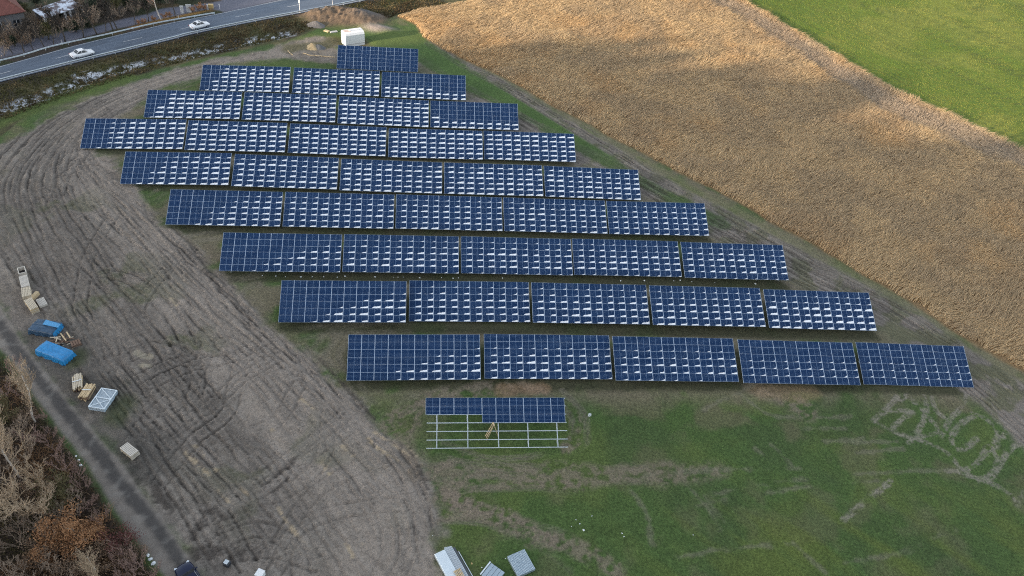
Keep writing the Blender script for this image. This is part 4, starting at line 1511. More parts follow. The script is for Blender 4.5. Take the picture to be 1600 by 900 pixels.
# --- tarpaulin covered stacks
def tarp_mesh(L, D, h, seed, sag=0.12, flare=0.06):
    nu, nv = 26, 20
    nn_ = Noise(seed)
    vs, fs = [], []
    for j in range(nv):
        for i in range(nu):
            fu, fv = i / (nu - 1) * 2 - 1, j / (nv - 1) * 2 - 1
            du, dv = max(0, abs(fu) - .86) / .14, max(0, abs(fv) - .84) / .16
            t = max(du, dv)
            x = np.sign(fu) * (min(abs(fu), .86) / .86) * L / 2 + np.sign(fu) * du * flare
            y = np.sign(fv) * (min(abs(fv), .84) / .84) * D / 2 + np.sign(fv) * dv * flare
            z = h * (1 - t)
            w_ = float(nn_.fbm(np.array([fu * 3 + 20]), np.array([fv * 3 + 20]), 3)[0]) - .5
            z += sag * w_ * (1 - t) * 1.5
            if t > 0.1:
                fold = 0.08 * math.sin((fu * 17 + fv * 13) + seed) * t
                x += np.sign(fu) * fold * (du > 0)
                y += np.sign(fv) * fold * (dv > 0)
                z = max(z, 0.03 + 0.05 * math.sin(i * 1.7 + j)) if t >= 1 else z
            vs.append((float(x), float(y), float(z)))
    for j in range(nv - 1):
        for i in range(nu - 1):
            a = j * nu + i
            fs.append((a, a + 1, a + nu + 1, a + nu))
    return MB().add(vs, fs)


r, L, D = standing('covered_stack', 'pallet stack fully wrapped in a bright blue tarpaulin beside the lane', 'covered stack', [(58, 543), (75, 530), (111.5, 550), (93, 567)], 1.0)
tarp_mesh(L, D, 1.02, 3).build('tarpaulin', [M['tarp']], r, smooth=True)
MB().box((0, 0, .48), (L * .93, D * .93, .9)).build('load', [M['cardboard']], r)
r, L, D = standing('covered_stack', 'stack under a dark greyish blue tarpaulin, its right end gaping open', 'covered stack', [(46, 510), (62, 496.8), (94, 505), (79, 528)], 0.8)
tarp_mesh(L * .98, D, 0.82, 8, 0.2).build('tarpaulin', [M['tarp_dark']], r, smooth=True)
MB().box((L * .02, 0, .36), (L * .9, D * .9, .6)).build('load', [M['dark']], r)
mb = MB()
mb.add([(0.0, -D * .52, .93), (L * .30, -D * .52, 1.0), (L * .42, D * .1, 1.06), (L * .05, D * .1, .95), (0.0, -D * .52, .91), (L * .30, -D * .52, .98), (L * .42, D * .1, 1.04), (L * .05, D * .1, .93)],
       [(0, 1, 2, 3), (7, 6, 5, 4), (0, 4, 5, 1), (1, 5, 6, 2), (2, 6, 7, 3), (3, 7, 4, 0)])
mb.build('loose_flap', [M['tarp_pale']], r)
mb = MB()
mb.add([(-L * .5 - .08, -D / 2 - .1, 0.02), (L * .45, -D / 2 - .1, 0.02), (L * .42, -D / 2 + .01, .86), (-L * .5, -D / 2 + .01, .86)], [(0, 1, 2, 3)])
mb.build('side_sheet', [M['tarp']], r)

# --- broken timber
dc = gp(104, 533)
r = thing('timber_pile', 'untidy pile of broken brown and pale boards between the two blue tarpaulins', 'timber pile', dc, 0.3)
rs2 = random.Random(4)
mb, mb2 = MB(), MB()
for i in range(15):
    a = rs2.uniform(-.5, .5) + (1.2 if i % 3 == 0 else 0)
    x, y, z = rs2.uniform(-1.6, .6), rs2.uniform(-.7, .7), rs2.uniform(.05, .35)
    Lb = rs2.uniform(.8, 1.7)
    d_ = Vector((math.cos(a), math.sin(a), rs2.uniform(-.1, .2))) * Lb / 2
    (mb2 if i % 2 else mb).bar(Vector((x, y, z)) - d_, Vector((x, y, z)) + d_, .14, .05)
mb.build('brown_boards', [M['wood_dark']], r)
mb2.build('grey_boards', [M['wood_grey']], r)
mb = MB()
for a, b in (((95.5, 523), (105, 537)), ((105, 521.5), (111.5, 532))):
    p, q = gp(*a, .25) - dc, gp(*b, .5) - dc
    Mi = Matrix.Rotation(-0.3, 3, 'Z')
    mb.bar(Mi @ p, Mi @ q, .16, .07)
mb.build('pale_boards', [M['wood']], r)
r, L, D = standing('brown_crate', 'flat dark brown crate lying right of the broken boards', 'crate', [(109, 536.5), (124, 529.2), (128, 538), (112.5, 542)], 0.35)
slat_crate(r, L, D, 0.35, M['wood_dark'], 4, body=M['wood_dark'])


# --- two loose stacks of timber
def timber_stack(px, h, label, seed, mats):
    r, L, D = standing('timber_stack', label, 'timber stack', px, h, 'timber stacks beside the lane')
    rr_ = random.Random(seed)
    for lay, mt in enumerate(mats):
        mb = MB()
        n_ = 6
        for i in range(n_):
            y = -D / 2 + D / n_ * (i + .5)
            z = 0.08 + lay * (h / len(mats))
            dx = rr_.uniform(-.18, .18)
            a = rr_.uniform(-.04, .04)
            mb.box((dx, y, z + h / len(mats) / 2 - .05 + rr_.uniform(-.02, .02)), (L * rr_.uniform(.85, 1.05), D / n_ * .8, h / len(mats) * .8), a)
        mb.build('boards', [mt], r)
    mb = MB()
    for x in (-L * .3, L * .3):
        mb.box((x, 0, .04), (.12, D, .08))
    mb.build('bearers', [M['wood_dark']], r)
    MB().box((0, 0, h + .07), (.10, D * .96, .05), .1).build('strap', [M['white_plastic']], r)
    return r


timber_stack([(112.7, 608), (112.7, 585.8), (127, 583.8), (128.8, 606)], 0.75, 'upright stack of tan boards, left one of the two timber stacks', 3, [M['wood_dark'], M['wood'], M['wood_grey']])
timber_stack([(121, 621), (137, 597.5), (147, 602), (137, 621.5)], 0.7, 'slanting stack of tan boards nearer to the blue framed bundle', 6, [M['wood'], M['wood_dark'], M['wood']])

# --- bundle of galvanised frames with a white braced frame on top
r, L, D = standing('frame_bundle', 'pale blue steel bundle topped by a white braced frame beside the lane', 'steel bundle', [(137.3, 635.6), (159, 604.8), (182.6, 610), (162.8, 639.4)], 0.62)
mb = MB()
for i in range(6):
    mb.box((0, 0, .1 + i * .085), (L, D, .06), bev=.012)
mb.build('sheets', [M['galv_blue']], r)
mb = MB()
zt = .64
for y in (-D / 2 + .05, D / 2 - .05):
    mb.box((0, y, zt), (L, .11, .06))
for x in (-L / 2 + .05, L * .02, L / 2 - .05):
    mb.box((x, 0, zt + .003), (.11, D - .22, .06))
mb.bar((-L / 2 + .1, -D / 2 + .1, zt), (L * .0, D / 2 - .1, zt + .01), .08, .05)
mb.bar((-L / 2 + .1, D / 2 - .1, zt - .01), (L * .0, -D / 2 + .1, zt), .08, .05)
mb.bar((L * .05, -D / 2 + .1, zt), (L / 2 - .1, D / 2 - .1, zt), .08, .05)
mb.build('top_frame', [M['galv_pale']], r)
mb = MB()
for i in range(22):
    mb.box((-L / 2 + L / 22 * (i + .5), 0, .585), (.04, D * .94, .02))
mb.build('mesh_bars', [M['galv']], r)

# --- steel packs at the lower edge
ax = np.array([0.47, -0.88])
p0 = at(694, 858, .5)[:2]
p1 = at(720, 905, .5)[:2]
rzp = math.atan2(*(p1 - p0)[::-1])
Lp = 6.0
mid = p0 + (p1 - p0) / np.linalg.norm(p1 - p0) * Lp / 2
zb = gh(p0[0], p0[1])
r = thing('rail_pack', 'long pack of shiny white zinc rails running out of the bottom edge', 'steel bundle', (mid[0], mid[1], zb), rzp, 'steel packs on the front grass')
MB().box((0.05, -0.62, .33), (Lp - .1, 1.25, .5), bev=.05).build('sheet_pack', [M['galv_pale']], r)
mb = MB()
for i in range(7):
    mb.box((-0.12 + 0.03 * i, 0.10 + i * .12, .30 + .02 * (i % 2)), (Lp, .085, .40))
mb.build('rails', [M['galv']], r)
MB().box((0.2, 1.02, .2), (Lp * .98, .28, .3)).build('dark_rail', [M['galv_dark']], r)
MB().box((-0.25, 1.32, .2), (Lp * .62, .07, .12)).build('loose_rail', [M['galv_pale']], r)
mb = MB()
for x in (-2.2, 0, 2.2):
    mb.box((x, .15, .05), (.14, 2.6, .1))
mb.build('bearers', [M['wood_dark']], r)
q4 = [(708, 893), (718, 888.5), (728, 901), (717, 907)]
c_, rz_, L_, D_ = quad_frame(q4, 0.75)
r = thing('pallet', 'slatted orange tan pallet lying on top of the rail pack', 'pallet', (c_[0], c_[1], zb + .58), rz_)
mb = MB()
for i in range(5):
    mb.box((-L_ / 2 + L_ / 5 * (i + .5), 0, .14), (L_ / 5 * .55, D_, .035))
mb.build('top_slats', [M['wood']], r)
mb = MB()
for y in (-D_ / 2 + .06, 0, D_ / 2 - .06):
    mb.box((0, y, .06), (L_, .11, .12))
mb.build('bearers', [M['wood']], r)

r, L, D = standing('sheet_pack', 'striped grey blue sheet pack in the middle of the three steel packs', 'steel bundle', [(752, 899), (767, 880), (789, 894.5), (774, 914)], 0.45, 'steel packs on the front grass')
mb = MB()
for i in range(4):
    mb.box((0, -D / 2 + D / 4 * (i + .5), .24), (L, D / 4 * .92, .4), bev=.015)
mb.build('sheets', [M['galv_blue']], r)
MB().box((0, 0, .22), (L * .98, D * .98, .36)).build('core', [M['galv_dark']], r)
MB().box((0, D / 2 + .12, .42), (L * 1.04, .14, .14)).build('edge_rail', [M['galv_pale']], r)
r, L, D = standing('sheet_pack', 'corrugated grey blue sheet pack, rightmost of the three steel packs', 'steel bundle', [(793, 869), (820, 857.5), (836.5, 889), (809, 901)], 0.5, 'steel packs on the front grass')
mb = MB()
nr_ = 15
for i in range(nr_):
    y0 = -D / 2 + D / nr_ * i
    w_ = D / nr_
    # ribs run along the longer side
for i in range(nr_):
    x0 = -L / 2 + L / nr_ * i
    w_ = L / nr_
    mb.box((x0 + w_ * .5, 0, .27), (w_ * .62, D, .46), bev=.02)
mb.build('ribs', [M['galv_blue']], r)
MB().box((0, 0, .24), (L * .99, D * .985, .40)).build('core', [M['galv_blue']], r)
mb = MB()
for y in (-D * .3, D * .3):
    mb.box((0, y, .02), (L, .12, .1))
mb.build('bearers', [M['wood_dark']], r)


# --- small loose things
def scrap(u, v, s, label, cat, name, seed, mat='white_plastic', group=None, h=.35):
    p = gp(u, v, -.02)
    rr_ = random.Random(seed)
    vs, fs = [], []
    na, nr_ = 10, 5
    for j in range(nr_):
        f = j / (nr_ - 1)
        for i in range(na):
            a = 2 * math.pi * i / na
            q = (math.cos(f * math.pi / 2) * .9 + .06) * rr_.uniform(.7, 1.15)
            vs.append((math.cos(a) * s * .75 * q, math.sin(a) * s * .55 * q, h * s * 1.6 * math.sin(f * math.pi / 2) * rr_.uniform(.85, 1.05)))
    for j in range(nr_ - 1):
        for i in range(na):
            fs.append((j * na + i, j * na + (i + 1) % na, (j + 1) * na + (i + 1) % na, (j + 1) * na + i))
    fs.append(tuple(range((nr_ - 1) * na, nr_ * na)))
    o = MB().add(vs, fs).build(name, [M[mat]])
    o.location = p
    o.rotation_euler = (0, 0, rr_.uniform(0, 6))
    return tag(o, label, cat, group)


scrap(921, 649.5, .36, 'white plastic bag alone on the grass right of the half-built table', 'bag', 'plastic_bag', 1, h=.75)
for i, (u, v, s) in enumerate(((119, 713, .22), (123, 719, .26), (126, 727, .3), (231, 868, .34), (235, 874, .36), (240, 881, .42))):
    scrap(u, v, s, 'crumpled white plastic scrap in the scrub at the lane edge', 'litter', 'plastic_scrap', 40 + i, group='white litter along the lane')
for i, (u, v, s) in enumerate([(410, 430, .16), (431, 431, .2), (446, 431.5, .12), (470, 432, .24), (488, 432, .16), (506, 432, .18), (527, 432.5, .16), (539, 431, .26), (586, 432.5, .24), (615, 433, .13), (622, 433, .13), (630, 433, .15), (656, 434, .2), (690, 434, .16), (708, 435, .22),
                              (716, 434.5, .16), (785, 434.5, .18), (970, 438, .2), (1007, 438, .24), (1053, 438.5, .15), (1063, 437.5, .22), (1081, 440, .16), (1117, 441.5, .14), (1180, 443.5, .26)]):
    scrap(u, v, s, 'small white packaging scrap on the soil between two panel rows', 'litter', 'foam_scrap', 70 + i, group='white scraps between the rows', h=.3)
for i, (u, v, s) in enumerate([(906, 818, .16), (912, 828, .24), (900, 812, .12), (925, 806, .13), (972, 833, .15), (975, 838, .14), (1083, 836, .12), (893, 822, .1), (676, 837, .1), (753, 887, .13), (790, 873, .12)]):
    scrap(u, v, s, 'tiny white scrap lying on the front grass', 'litter', 'paper_scrap', 120 + i, group='white flecks on the front grass', h=.2)
scrap(737, 881, .2, 'small yellow scrap on the grass between the steel packs', 'litter', 'yellow_scrap', 150, 'yellow')
# white box with a blue print, dark bin
r, L, D = standing('white_box', 'white plastic box with a blue mark on the mud at the bottom edge', 'box', [(398, 898), (405, 888), (414, 893), (407, 904)], 0.7)
MB().box((0, 0, .35), (L, D, .7), bev=.06).build('tub', [M['white_plastic']], r)
MB().box((0, 0, .72), (L * 1.04, D * 1.04, .06), bev=.02).build('lid', [M['white']], r)
MB().box((-L / 2 - .012, 0, .38), (.03, D * .5, .22)).build('print', [M['blue_print']], r)
r, L, D = standing('dark_bin', 'small dark bin with a grey lid in the mud right of the lane', 'bin', [(349, 879), (355, 872.5), (359, 879), (354, 887)], 0.5)
MB().box((0, 0, .25), (L, D, .5), bev=.05).build('tub', [M['black_plastic']], r)
MB().box((L * .05, D * .1, .52), (L * .8, D * .7, .05), bev=.02).build('lid', [M['galv']], r)


# ================================================================ CARS
def car(label, loc, rz, paint, kind='saloon', L=4.7, W=1.84, Hh=1.46):
    root = thing('car', label, 'car', loc, rz, 'cars')
    xf, xr = L / 2, -L / 2
    # stations: x, half width, bottom z, shoulder z
    st = [(xr, .66, .42, .78), (xr + .10, .80, .34, .92), (xr + .45, .90, .25, 1.0), (xr + 1.1, .92, .22, 1.0), (0, .92, .21, .97), (xf - 1.5, .92, .22, .95), (xf - .8, .91, .24, .86), (xf - .3, .84, .28, .76), (xf - .06, .68, .34, .64), (xf, .52, .40, .58)]
    vs, fs = [], []
    for x, w_, zb_, zs in st:
        vs += [(x, -w_ * .94, zb_), (x, -w_, (zb_ + zs) / 2), (x, -w_ * .97, zs - .06), (x, -w_ * .80, zs), (x, 0, zs + .025), (x, w_ * .80, zs), (x, w_ * .97, zs - .06), (x, w_, (zb_ + zs) / 2), (x, w_ * .94, zb_)]
    k_ = 9
    for i in range(len(st) - 1):
        for j in range(k_ - 1):
            a = i * k_ + j
            fs.append((a, a + k_, a + k_ + 1, a + 1))
        fs.append((i * k_, i * k_ + 8, (i + 1) * k_ + 8, (i + 1) * k_))
    fs.append(tuple(range(k_)))
    fs.append(tuple(range(len(st) * k_ - 1, (len(st) - 1) * k_ - 1, -1)))
    MB().add(vs, fs).build('body', [paint], root, smooth=True)
    if kind == 'saloon':
        rf = [(xr + .85, .97), (xr + 1.55, Hh - .05), (xr + 2.05, Hh), (xr + 2.7, Hh - .02), (xf - 1.35, .93)]
    else:
        rf = [(xr + .12, .97), (xr + .5, Hh - .06), (xr + 1.2, Hh), (xr + 2.6, Hh - .03), (xf - 1.25, .93)]
    hw = W / 2 * .86
    ht = W / 2 * .66
    # glazed cabin
    vs = []
    for i, (x, z) in enumerate(rf):
        w_ = hw if i in (0, 4) else ht
        vs += [(x, -w_, z - (.03 if i not in (0, 4) else .06)), (x, w_, z - (.03 if i not in (0, 4) else .06))]
    fs = [(2 * i, 2 * i + 2, 2 * i + 3, 2 * i + 1) for i in range(4)]
    fs += [(0, 2, 4, 6, 8)[::-1], (1, 3, 5, 7, 9)]
    MB().add(vs, fs).build('windows', [M['glass']], root)
    # roof panel and pillars
    mb = MB()
    vs = []
    for i in (1, 2, 3):
        x, z = rf[i]
        vs += [(x, -ht * 1.02, z - .015), (x, -ht * .7, z + .02), (x, 0, z + .03), (x, ht * .7, z + .02), (x, ht * 1.02, z - .015)]
    fs = []
    for i in range(2):
        for j in range(4):
            a = i * 5 + j
            fs.append((a, a + 5, a + 6, a + 1))
    mb.add(vs, fs)
    for s_ in (-1, 1):
        P_ = [(x, s_ * (hw if i in (0, 4) else ht) * 1.01, z) for i, (x, z) in enumerate(rf)]
        for i in (0, 3):
            mb.bar(P_[i], P_[i + 1], .09, .07)
        xm = (rf[1][0] + rf[3][0]) / 2
        mb.bar((xm, s_ * ht * 1.01, Hh - .03), (xm - .05, s_ * hw * 1.02, .95), .08, .06)
        mb.bar(P_[1], P_[2], .06, .06)
        mb.bar(P_[2], P_[3], .06, .06)
    mb.build('roof', [paint], root)
    wl = MB()
    for sx in (xr + .85, xf - .9):
        for s_ in (-1, 1):
            wr = MB().tube([(0, -.11, 0), (0, .11, 0)], .325, 18).build('wheel', [M['tyre']], root)
            wr.location = (sx, s_ * (W / 2 - .13), .325)
            rm = MB().tube([(0, -.02, 0), (0, .02, 0)], .21, 12).build('rim', [M['rim']], wr)
            rm.location = (0, s_ * .105, 0)
    for s_ in (-1, 1):
        o = MB().box((xf - .20, s_ * .62, .66), (.22, .34, .12), s_ * -.5, bev=.03).build('headlight', [M['lamp_clear']], root)
        o = MB().box((xr + .06, s_ * .62, .82), (.10, .32, .14), s_ * .3, bev=.03).build('tail_light', [M['lamp_red']], root)
        o = MB().box((xf - 1.55, s_ * (W / 2 + .06), .98), (.14, .2, .12), bev=.03).build('mirror', [paint], root)
    MB().box((xf - .02, 0, .48), (.06, 1.0, .14), bev=.02).build('grille', [M['black_plastic']], root)
    MB().box((xr + .02, 0, .62), (.03, .52, .11)).build('number_plate', [M['white']], root)
    return root


def on_road(u, v):
    P_ = at(u, v, ROAD_Z)
    return Vector((P_[0], P_[1], float(base_h(P_[0], P_[1])) + ROAD_Z + .01))


a_, b_ = on_road(113, 92), on_road(148, 83.5)
hd = math.atan2(b_.y - a_.y, b_.x - a_.x)
car('white saloon car with a plain white roof, lower one on the road', on_road(129.5, 87.5), hd, M['car_white'])
c2 = car('white saloon car with a dark roof hatch, upper one on the road', on_road(312.5, 43), hd + 0.02, M['car_white'], L=4.6)
MB().box((0.0, 0, 1.475), (.42, .8, .03), bev=.01).build('roof_hatch', [M['glass']], c2)
a_, b_ = gp(258, 848), gp(318, 940)
hd = math.atan2(b_.y - a_.y, b_.x - a_.x)
cpos = gp(301, 912)
c3 = car('dark navy estate car with roof rails on the lane at the bottom edge', cpos, hd + math.pi, M['car_navy'], kind='estate', L=4.7, Hh=1.52)
for s_ in (-1, 1):
    MB().tube([(-1.5, s_ * .58, 1.50), (-1.4, s_ * .58, 1.58), (0.2, s_ * .58, 1.58), (0.35, s_ * .58, 1.48)], .022, 6).build('roof_rail', [M['rim']], c3)

# ================================================================ ROADSIDE BUILDINGS AND CABINETS
for i, (px, h, lab) in enumerate((([(280.5, 13.0), (286.5, 11.0), (287.5, 19.5), (283, 21)], 0, 'narrow pale street cabinet, left of the two by the road'), ([(289, 9), (296, 6.5), (299, 17), (292.5, 20)], 0, 'wider light grey street cabinet, right of the two by the road'))):
    b0 = gp((px[3][0] + px[2][0]) / 2, (px[3][1] + px[2][1]) / 2 + .5)
    w_ = 0.75 if i == 0 else 1.15
    r = thing('street_cabinet', lab, 'cabinet', b0, 0.35, 'street cabinets by the road')
    MB().box((0, 0, .85), (w_, .5, 1.7), bev=.02).build('body', [M['render_pale']], r)
    MB().box((0, 0, 1.74), (w_ + .1, .6, .08), bev=.02).build('lid', [M['concrete']], r)
    MB().box((0, -.262, .85), (w_ * .9, .02, 1.5)).build('door', [M['render_pale']], r)
b0 = gp(330, 13)
r = thing('grit_bin', 'faded yellow bin on the brown corner between street and road', 'bin', b0, 0.3)
MB().box((0, 0, .42), (1.15, .8, .84), bev=.08).build('tub', [M['yellow']], r)
MB().box((0, .02, .9), (1.22, .86, .14), bev=.05).build('lid', [M['yellow']], r)
b0 = gp(325, 15)
r = thing('gate_post', 'stout pale post leaning beside the yellow bin', 'post', b0, 0)
MB().box((0, 0, .6), (.3, .3, 1.3), .3, bev=.03).build('post', [M['render_pale']], r)

# red-roofed house, its near corner in the picture
ev = 4.6
cr_ = at(15.5, 21.5, ev)[:2]
d1 = at(46, 16.5, ev)[:2] - cr_
d2 = at(0, 36.5, ev)[:2] - cr_
rzh = math.atan2(d1[1], d1[0])
ux = np.array([math.cos(rzh), math.sin(rzh)])
uy = np.array([-ux[1], ux[0]])
hc = cr_ - uy * 0.0
# the house lies up-left of the corner: along +ux for one wing, -ux for the rest
Lx, Ly = 11.0, 9.0
cx_, cy_ = (cr_ + ux * (-Lx * 0.22) + uy * (Ly / 2))
zh = gh(cx_, cy_)
house = thing('house', 'house with a dull red hipped roof in the top left corner', 'house', (cx_, cy_, zh), rzh)
MB().box((0, 0, ev / 2 - .2), (Lx - .9, Ly - .9, ev + .2)).build('wall', [M['render_grey']], house)
rv = [(-Lx / 2, -Ly / 2, ev), (Lx / 2, -Ly / 2, ev), (Lx / 2, Ly / 2, ev), (-Lx / 2, Ly / 2, ev), (-Lx / 2 + 3.6, 0, ev + 3.1), (Lx / 2 - 3.6, 0, ev + 3.1), (-Lx / 2, -Ly / 2, ev - .14), (Lx / 2, -Ly / 2, ev - .14), (Lx / 2, Ly / 2, ev - .14), (-Lx / 2, Ly / 2, ev - .14)]
roof = MB().add(rv, [(0, 1, 5, 4), (1, 2, 5), (2, 3, 4, 5), (3, 0, 4), (6, 7, 1, 0), (7, 8, 2, 1), (8, 9, 3, 2), (9, 6, 0, 3), (9, 8, 7, 6)]).build('roof', [M['roof_red']], house)
MB().box((-1.2, 1.0, ev + 3.0), (.7, .6, 1.6), bev=.03).build('chimney', [M['render_grey']], roof)
mb = MB()
for p_, q_ in (((-Lx / 2, -Ly / 2, ev), (-Lx / 2 + 3.6, 0, ev + 3.1)), ((Lx / 2, -Ly / 2, ev), (Lx / 2 - 3.6, 0, ev + 3.1)), ((-Lx / 2 + 3.6, 0, ev + 3.1), (Lx / 2 - 3.6, 0, ev + 3.1))):
    mb.bar(p_, q_, .22, .12)
M['ridge'] = simple('pale_ridge_tiles', lin(120, 84, 74), 0.85, 0, .2, 2.0)
mb.build('ridge_tiles', [M['ridge']], roof)
for x in (-3.0, 0.2, 3.2):
    f_ = MB().box((x, -Ly / 2 + .44, 2.3), (1.2, .06, 1.3)).build('window', [M['glass']], house)
    MB().box((x, -Ly / 2 + .40, 2.3), (.08, .05, 1.3)).build('frame', [M['white']], f_)

# low outbuilding with a snow-patched roof on white gable piers
mr_, n, b = nt('snowy_roof_sheet')
tc = n.nodes.new('ShaderNodeTexCoord')
no = n.nodes.new('ShaderNodeTexNoise')
no.inputs['Scale'].default_value = 0.75
no.inputs['Detail'].default_value = 6
no.inputs['Roughness'].default_value = .7
n.links.new(tc.outputs['Object'], no.inputs['Vector'])
rp = n.nodes.new('ShaderNodeValToRGB')
rp.color_ramp.elements[0].position = .46
rp.color_ramp.elements[0].color = rgba(lin(98, 88, 90))
rp.color_ramp.elements[1].position = .56
rp.color_ramp.elements[1].color = rgba((.62, .68, .78))
n.links.new(no.outputs['Fac'], rp.inputs['Fac'])
n.links.new(rp.outputs[0], b.inputs['Base Color'])
b.inputs['Roughness'].default_value = .8
M['snow_roof'] = mr_
hb = 3.0
A_, B_ = at(70, 28.5, hb)[:2], at(129, 8.5, hb)[:2]
rzb = math.atan2(*(B_ - A_)[::-1])
Lb_ = float(np.linalg.norm(B_ - A_))
uyb = np.array([-math.sin(rzb), math.cos(rzb)])
Db = 3.6
cb = (A_ + B_) / 2 + uyb * Db / 2
zb = gh(cb[0], cb[1])
barn = thing('outbuilding', 'long low outbuilding with patchy snow on its roof behind the roadside trees', 'outbuilding', (cb[0], cb[1], zb), rzb)
ro = MB()
ro.add([(-Lb_ / 2, -Db / 2, hb), (Lb_ / 2, -Db / 2, hb), (Lb_ / 2, Db / 2, hb + .9), (-Lb_ / 2, Db / 2, hb + .9), (-Lb_ / 2, -Db / 2, hb - .15), (Lb_ / 2, -Db / 2, hb - .15), (Lb_ / 2, Db / 2, hb + .75), (-Lb_ / 2, Db / 2, hb + .75)],
       [(0, 1, 2, 3), (7, 6, 5, 4), (0, 4, 5, 1), (1, 5, 6, 2), (2, 6, 7, 3), (3, 7, 4, 0)])
ro.build('roof', [M['snow_roof']], barn)
MB().box((0, Db / 2 - .3, hb / 2), (Lb_ - .4, .3, hb + .6)).build('wall', [M['render_grey']], barn)
for x in (Lb_ / 2 - .25, Lb_ / 2 - 3.2, 0.3, -Lb_ / 2 + .3):
    MB().box((x, -Db / 2 + .5, hb / 2 - .1), (.5, .45, hb - .2), bev=.02).build('pier', [M['render_pale']], barn)
# gate posts of the house
for (u, v, lab) in ((27, 47.5, 'slim tall white gate post below the red roof'), (2.5, 48, 'thick white gate post at the left picture edge')):
    p = gp(u, v)
    r = thing('gate_post', lab, 'post', p, 0.3)
    MB().box((0, 0, 1.1), (.16 if u > 10 else .35, .16 if u > 10 else .35, 2.4), bev=.02).build('post', [M['white']], r)
    MB().box((0, 0, 2.33), (.26 if u > 10 else .45, .26 if u > 10 else .45, .08), bev=.02).build('cap', [M['concrete']], r)
# ================================================================ PLANTS
def tubes_np(segs, nside=4):
    """segs (n,8): p0 p1 r0 r1 -> verts, quads"""
    S = np.asarray(segs, float)
    p0, p1, r0, r1 = S[:, 0:3], S[:, 3:6], S[:, 6], S[:, 7]
    d = p1 - p0
    d /= np.linalg.norm(d, axis=1)[:, None] + 1e-9
    up = np.where(np.abs(d[:, 2:3]) > .9, np.array([[1., 0, 0]]), np.array([[0, 0, 1.]]))
    s = np.cross(d, up)
    s /= np.linalg.norm(s, axis=1)[:, None] + 1e-9
    t = np.cross(s, d)
    vs = []
    for (p, r) in ((p0, r0), (p1, r1)):
        for k in range(nside):
            a = 2 * math.pi * k / nside
            vs.append(p + r[:, None] * (s * math.cos(a) + t * math.sin(a)))
    Vv = np.stack(vs, 1).reshape(-1, 3)
    base = np.arange(len(S))[:, None] * (2 * nside)
    q = []
    for k in range(nside):
        j = (k + 1) % nside
        q.append(np.concatenate([base + k, base + j, base + nside + j, base + nside + k], 1))
    return Vv, np.concatenate(q)


def grow(seed, h, stems=1, spread=.35, levels=3, kids=(9, 7, 6), r0=.12, up=.25, kink=.12, first=.3, ratio=.5, tw=.009):
    """bare woody plant: returns (trunk segments, branch segments, twig tips)"""
    rg = random.Random(seed)
    trunk, br, tips = [], [], []

    def limb(p, d, L, r, lev):
        n_ = 6 if lev == 0 else (4 if lev == 1 else 3)
        pts = [p]
        dd = d.copy()
        for i in range(n_):
            dd = dd + np.array([rg.gauss(0, kink), rg.gauss(0, kink), rg.gauss(0, kink) + (up * .25 if lev else 0.03)])
            dd /= np.linalg.norm(dd)
            pts.append(pts[-1] + dd * L / n_)
        rad = [r * (1 - .85 * i / n_) + tw for i in range(n_ + 1)]
        tgt = trunk if lev == 0 else br
        for i in range(n_):
            tgt.append((*pts[i], *pts[i + 1], rad[i], rad[i + 1]))
        if lev >= levels:
            tips.append((pts[-1], dd))
            return
        for k in range(kids[lev]):
            f = first + (1 - first) * (k + rg.random()) / kids[lev]
            f = min(f, .98)
            i = min(int(f * n_), n_ - 1)
            q = pts[i] + (pts[i + 1] - pts[i]) * (f * n_ - i)
            a = rg.uniform(0, 2 * math.pi)
            side = np.array([math.cos(a), math.sin(a), 0])
            ax_ = dd if lev == 0 else (pts[i + 1] - pts[i]) / (np.linalg.norm(pts[i + 1] - pts[i]) + 1e-9)
            side = side - ax_ * side.dot(ax_)
            side /= np.linalg.norm(side) + 1e-9
            ang = rg.uniform(.55, 1.05) if lev == 0 else rg.uniform(.4, 1.0)
            nd = ax_ * math.cos(ang) + side * math.sin(ang) + np.array([0, 0, up])
            nd /= np.linalg.norm(nd)
            limb(q, nd, L * ratio * rg.uniform(.7, 1.15) * (1.15 - .6 * f if lev == 0 else 1), rad[i] * .55, lev + 1)

    for s in range(stems):
        a = rg.uniform(0, 2 * math.pi)
        t = spread * rg.uniform(.4, 1) if stems > 1 else spread * .1
        d = np.array([math.cos(a) * t, math.sin(a) * t, 1.0])
        d /= np.linalg.norm(d)
        limb(np.array([math.cos(a), math.sin(a), 0]) * (.25 * (stems > 1)) + np.array([0, 0, -.15]), d, h * rg.uniform(.75, 1.05) / 1.0, r0 * rg.uniform(.7, 1.1), 0)
    return trunk, br, tips


def leaf_cards(tips, n_per, size, seed, spread=.45):
    rg = np.random.default_rng(seed)
    P_ = np.array([t[0] for t in tips])
    P_ = np.repeat(P_, n_per, 0) + rg.normal(0, spread, (len(tips) * n_per, 3)) * np.array([1, 1, .8])
    P_ = P_[P_[:, 2] > .1]
    n_ = len(P_)
    a = rg.normal(0, 1, (n_, 3))
    a /= np.linalg.norm(a, axis=1)[:, None]
    b = rg.normal(0, 1, (n_, 3))
    b = np.cross(a, b)
    b /= np.linalg.norm(b, axis=1)[:, None]
    s = size * rg.uniform(.6, 1.3, (n_, 1))
    Vv = np.stack([P_ - a * s, P_ + b * s * .55, P_ + a * s, P_ - b * s * .55], 1).reshape(-1, 3)
    return Vv, np.arange(n_ * 4).reshape(-1, 4)


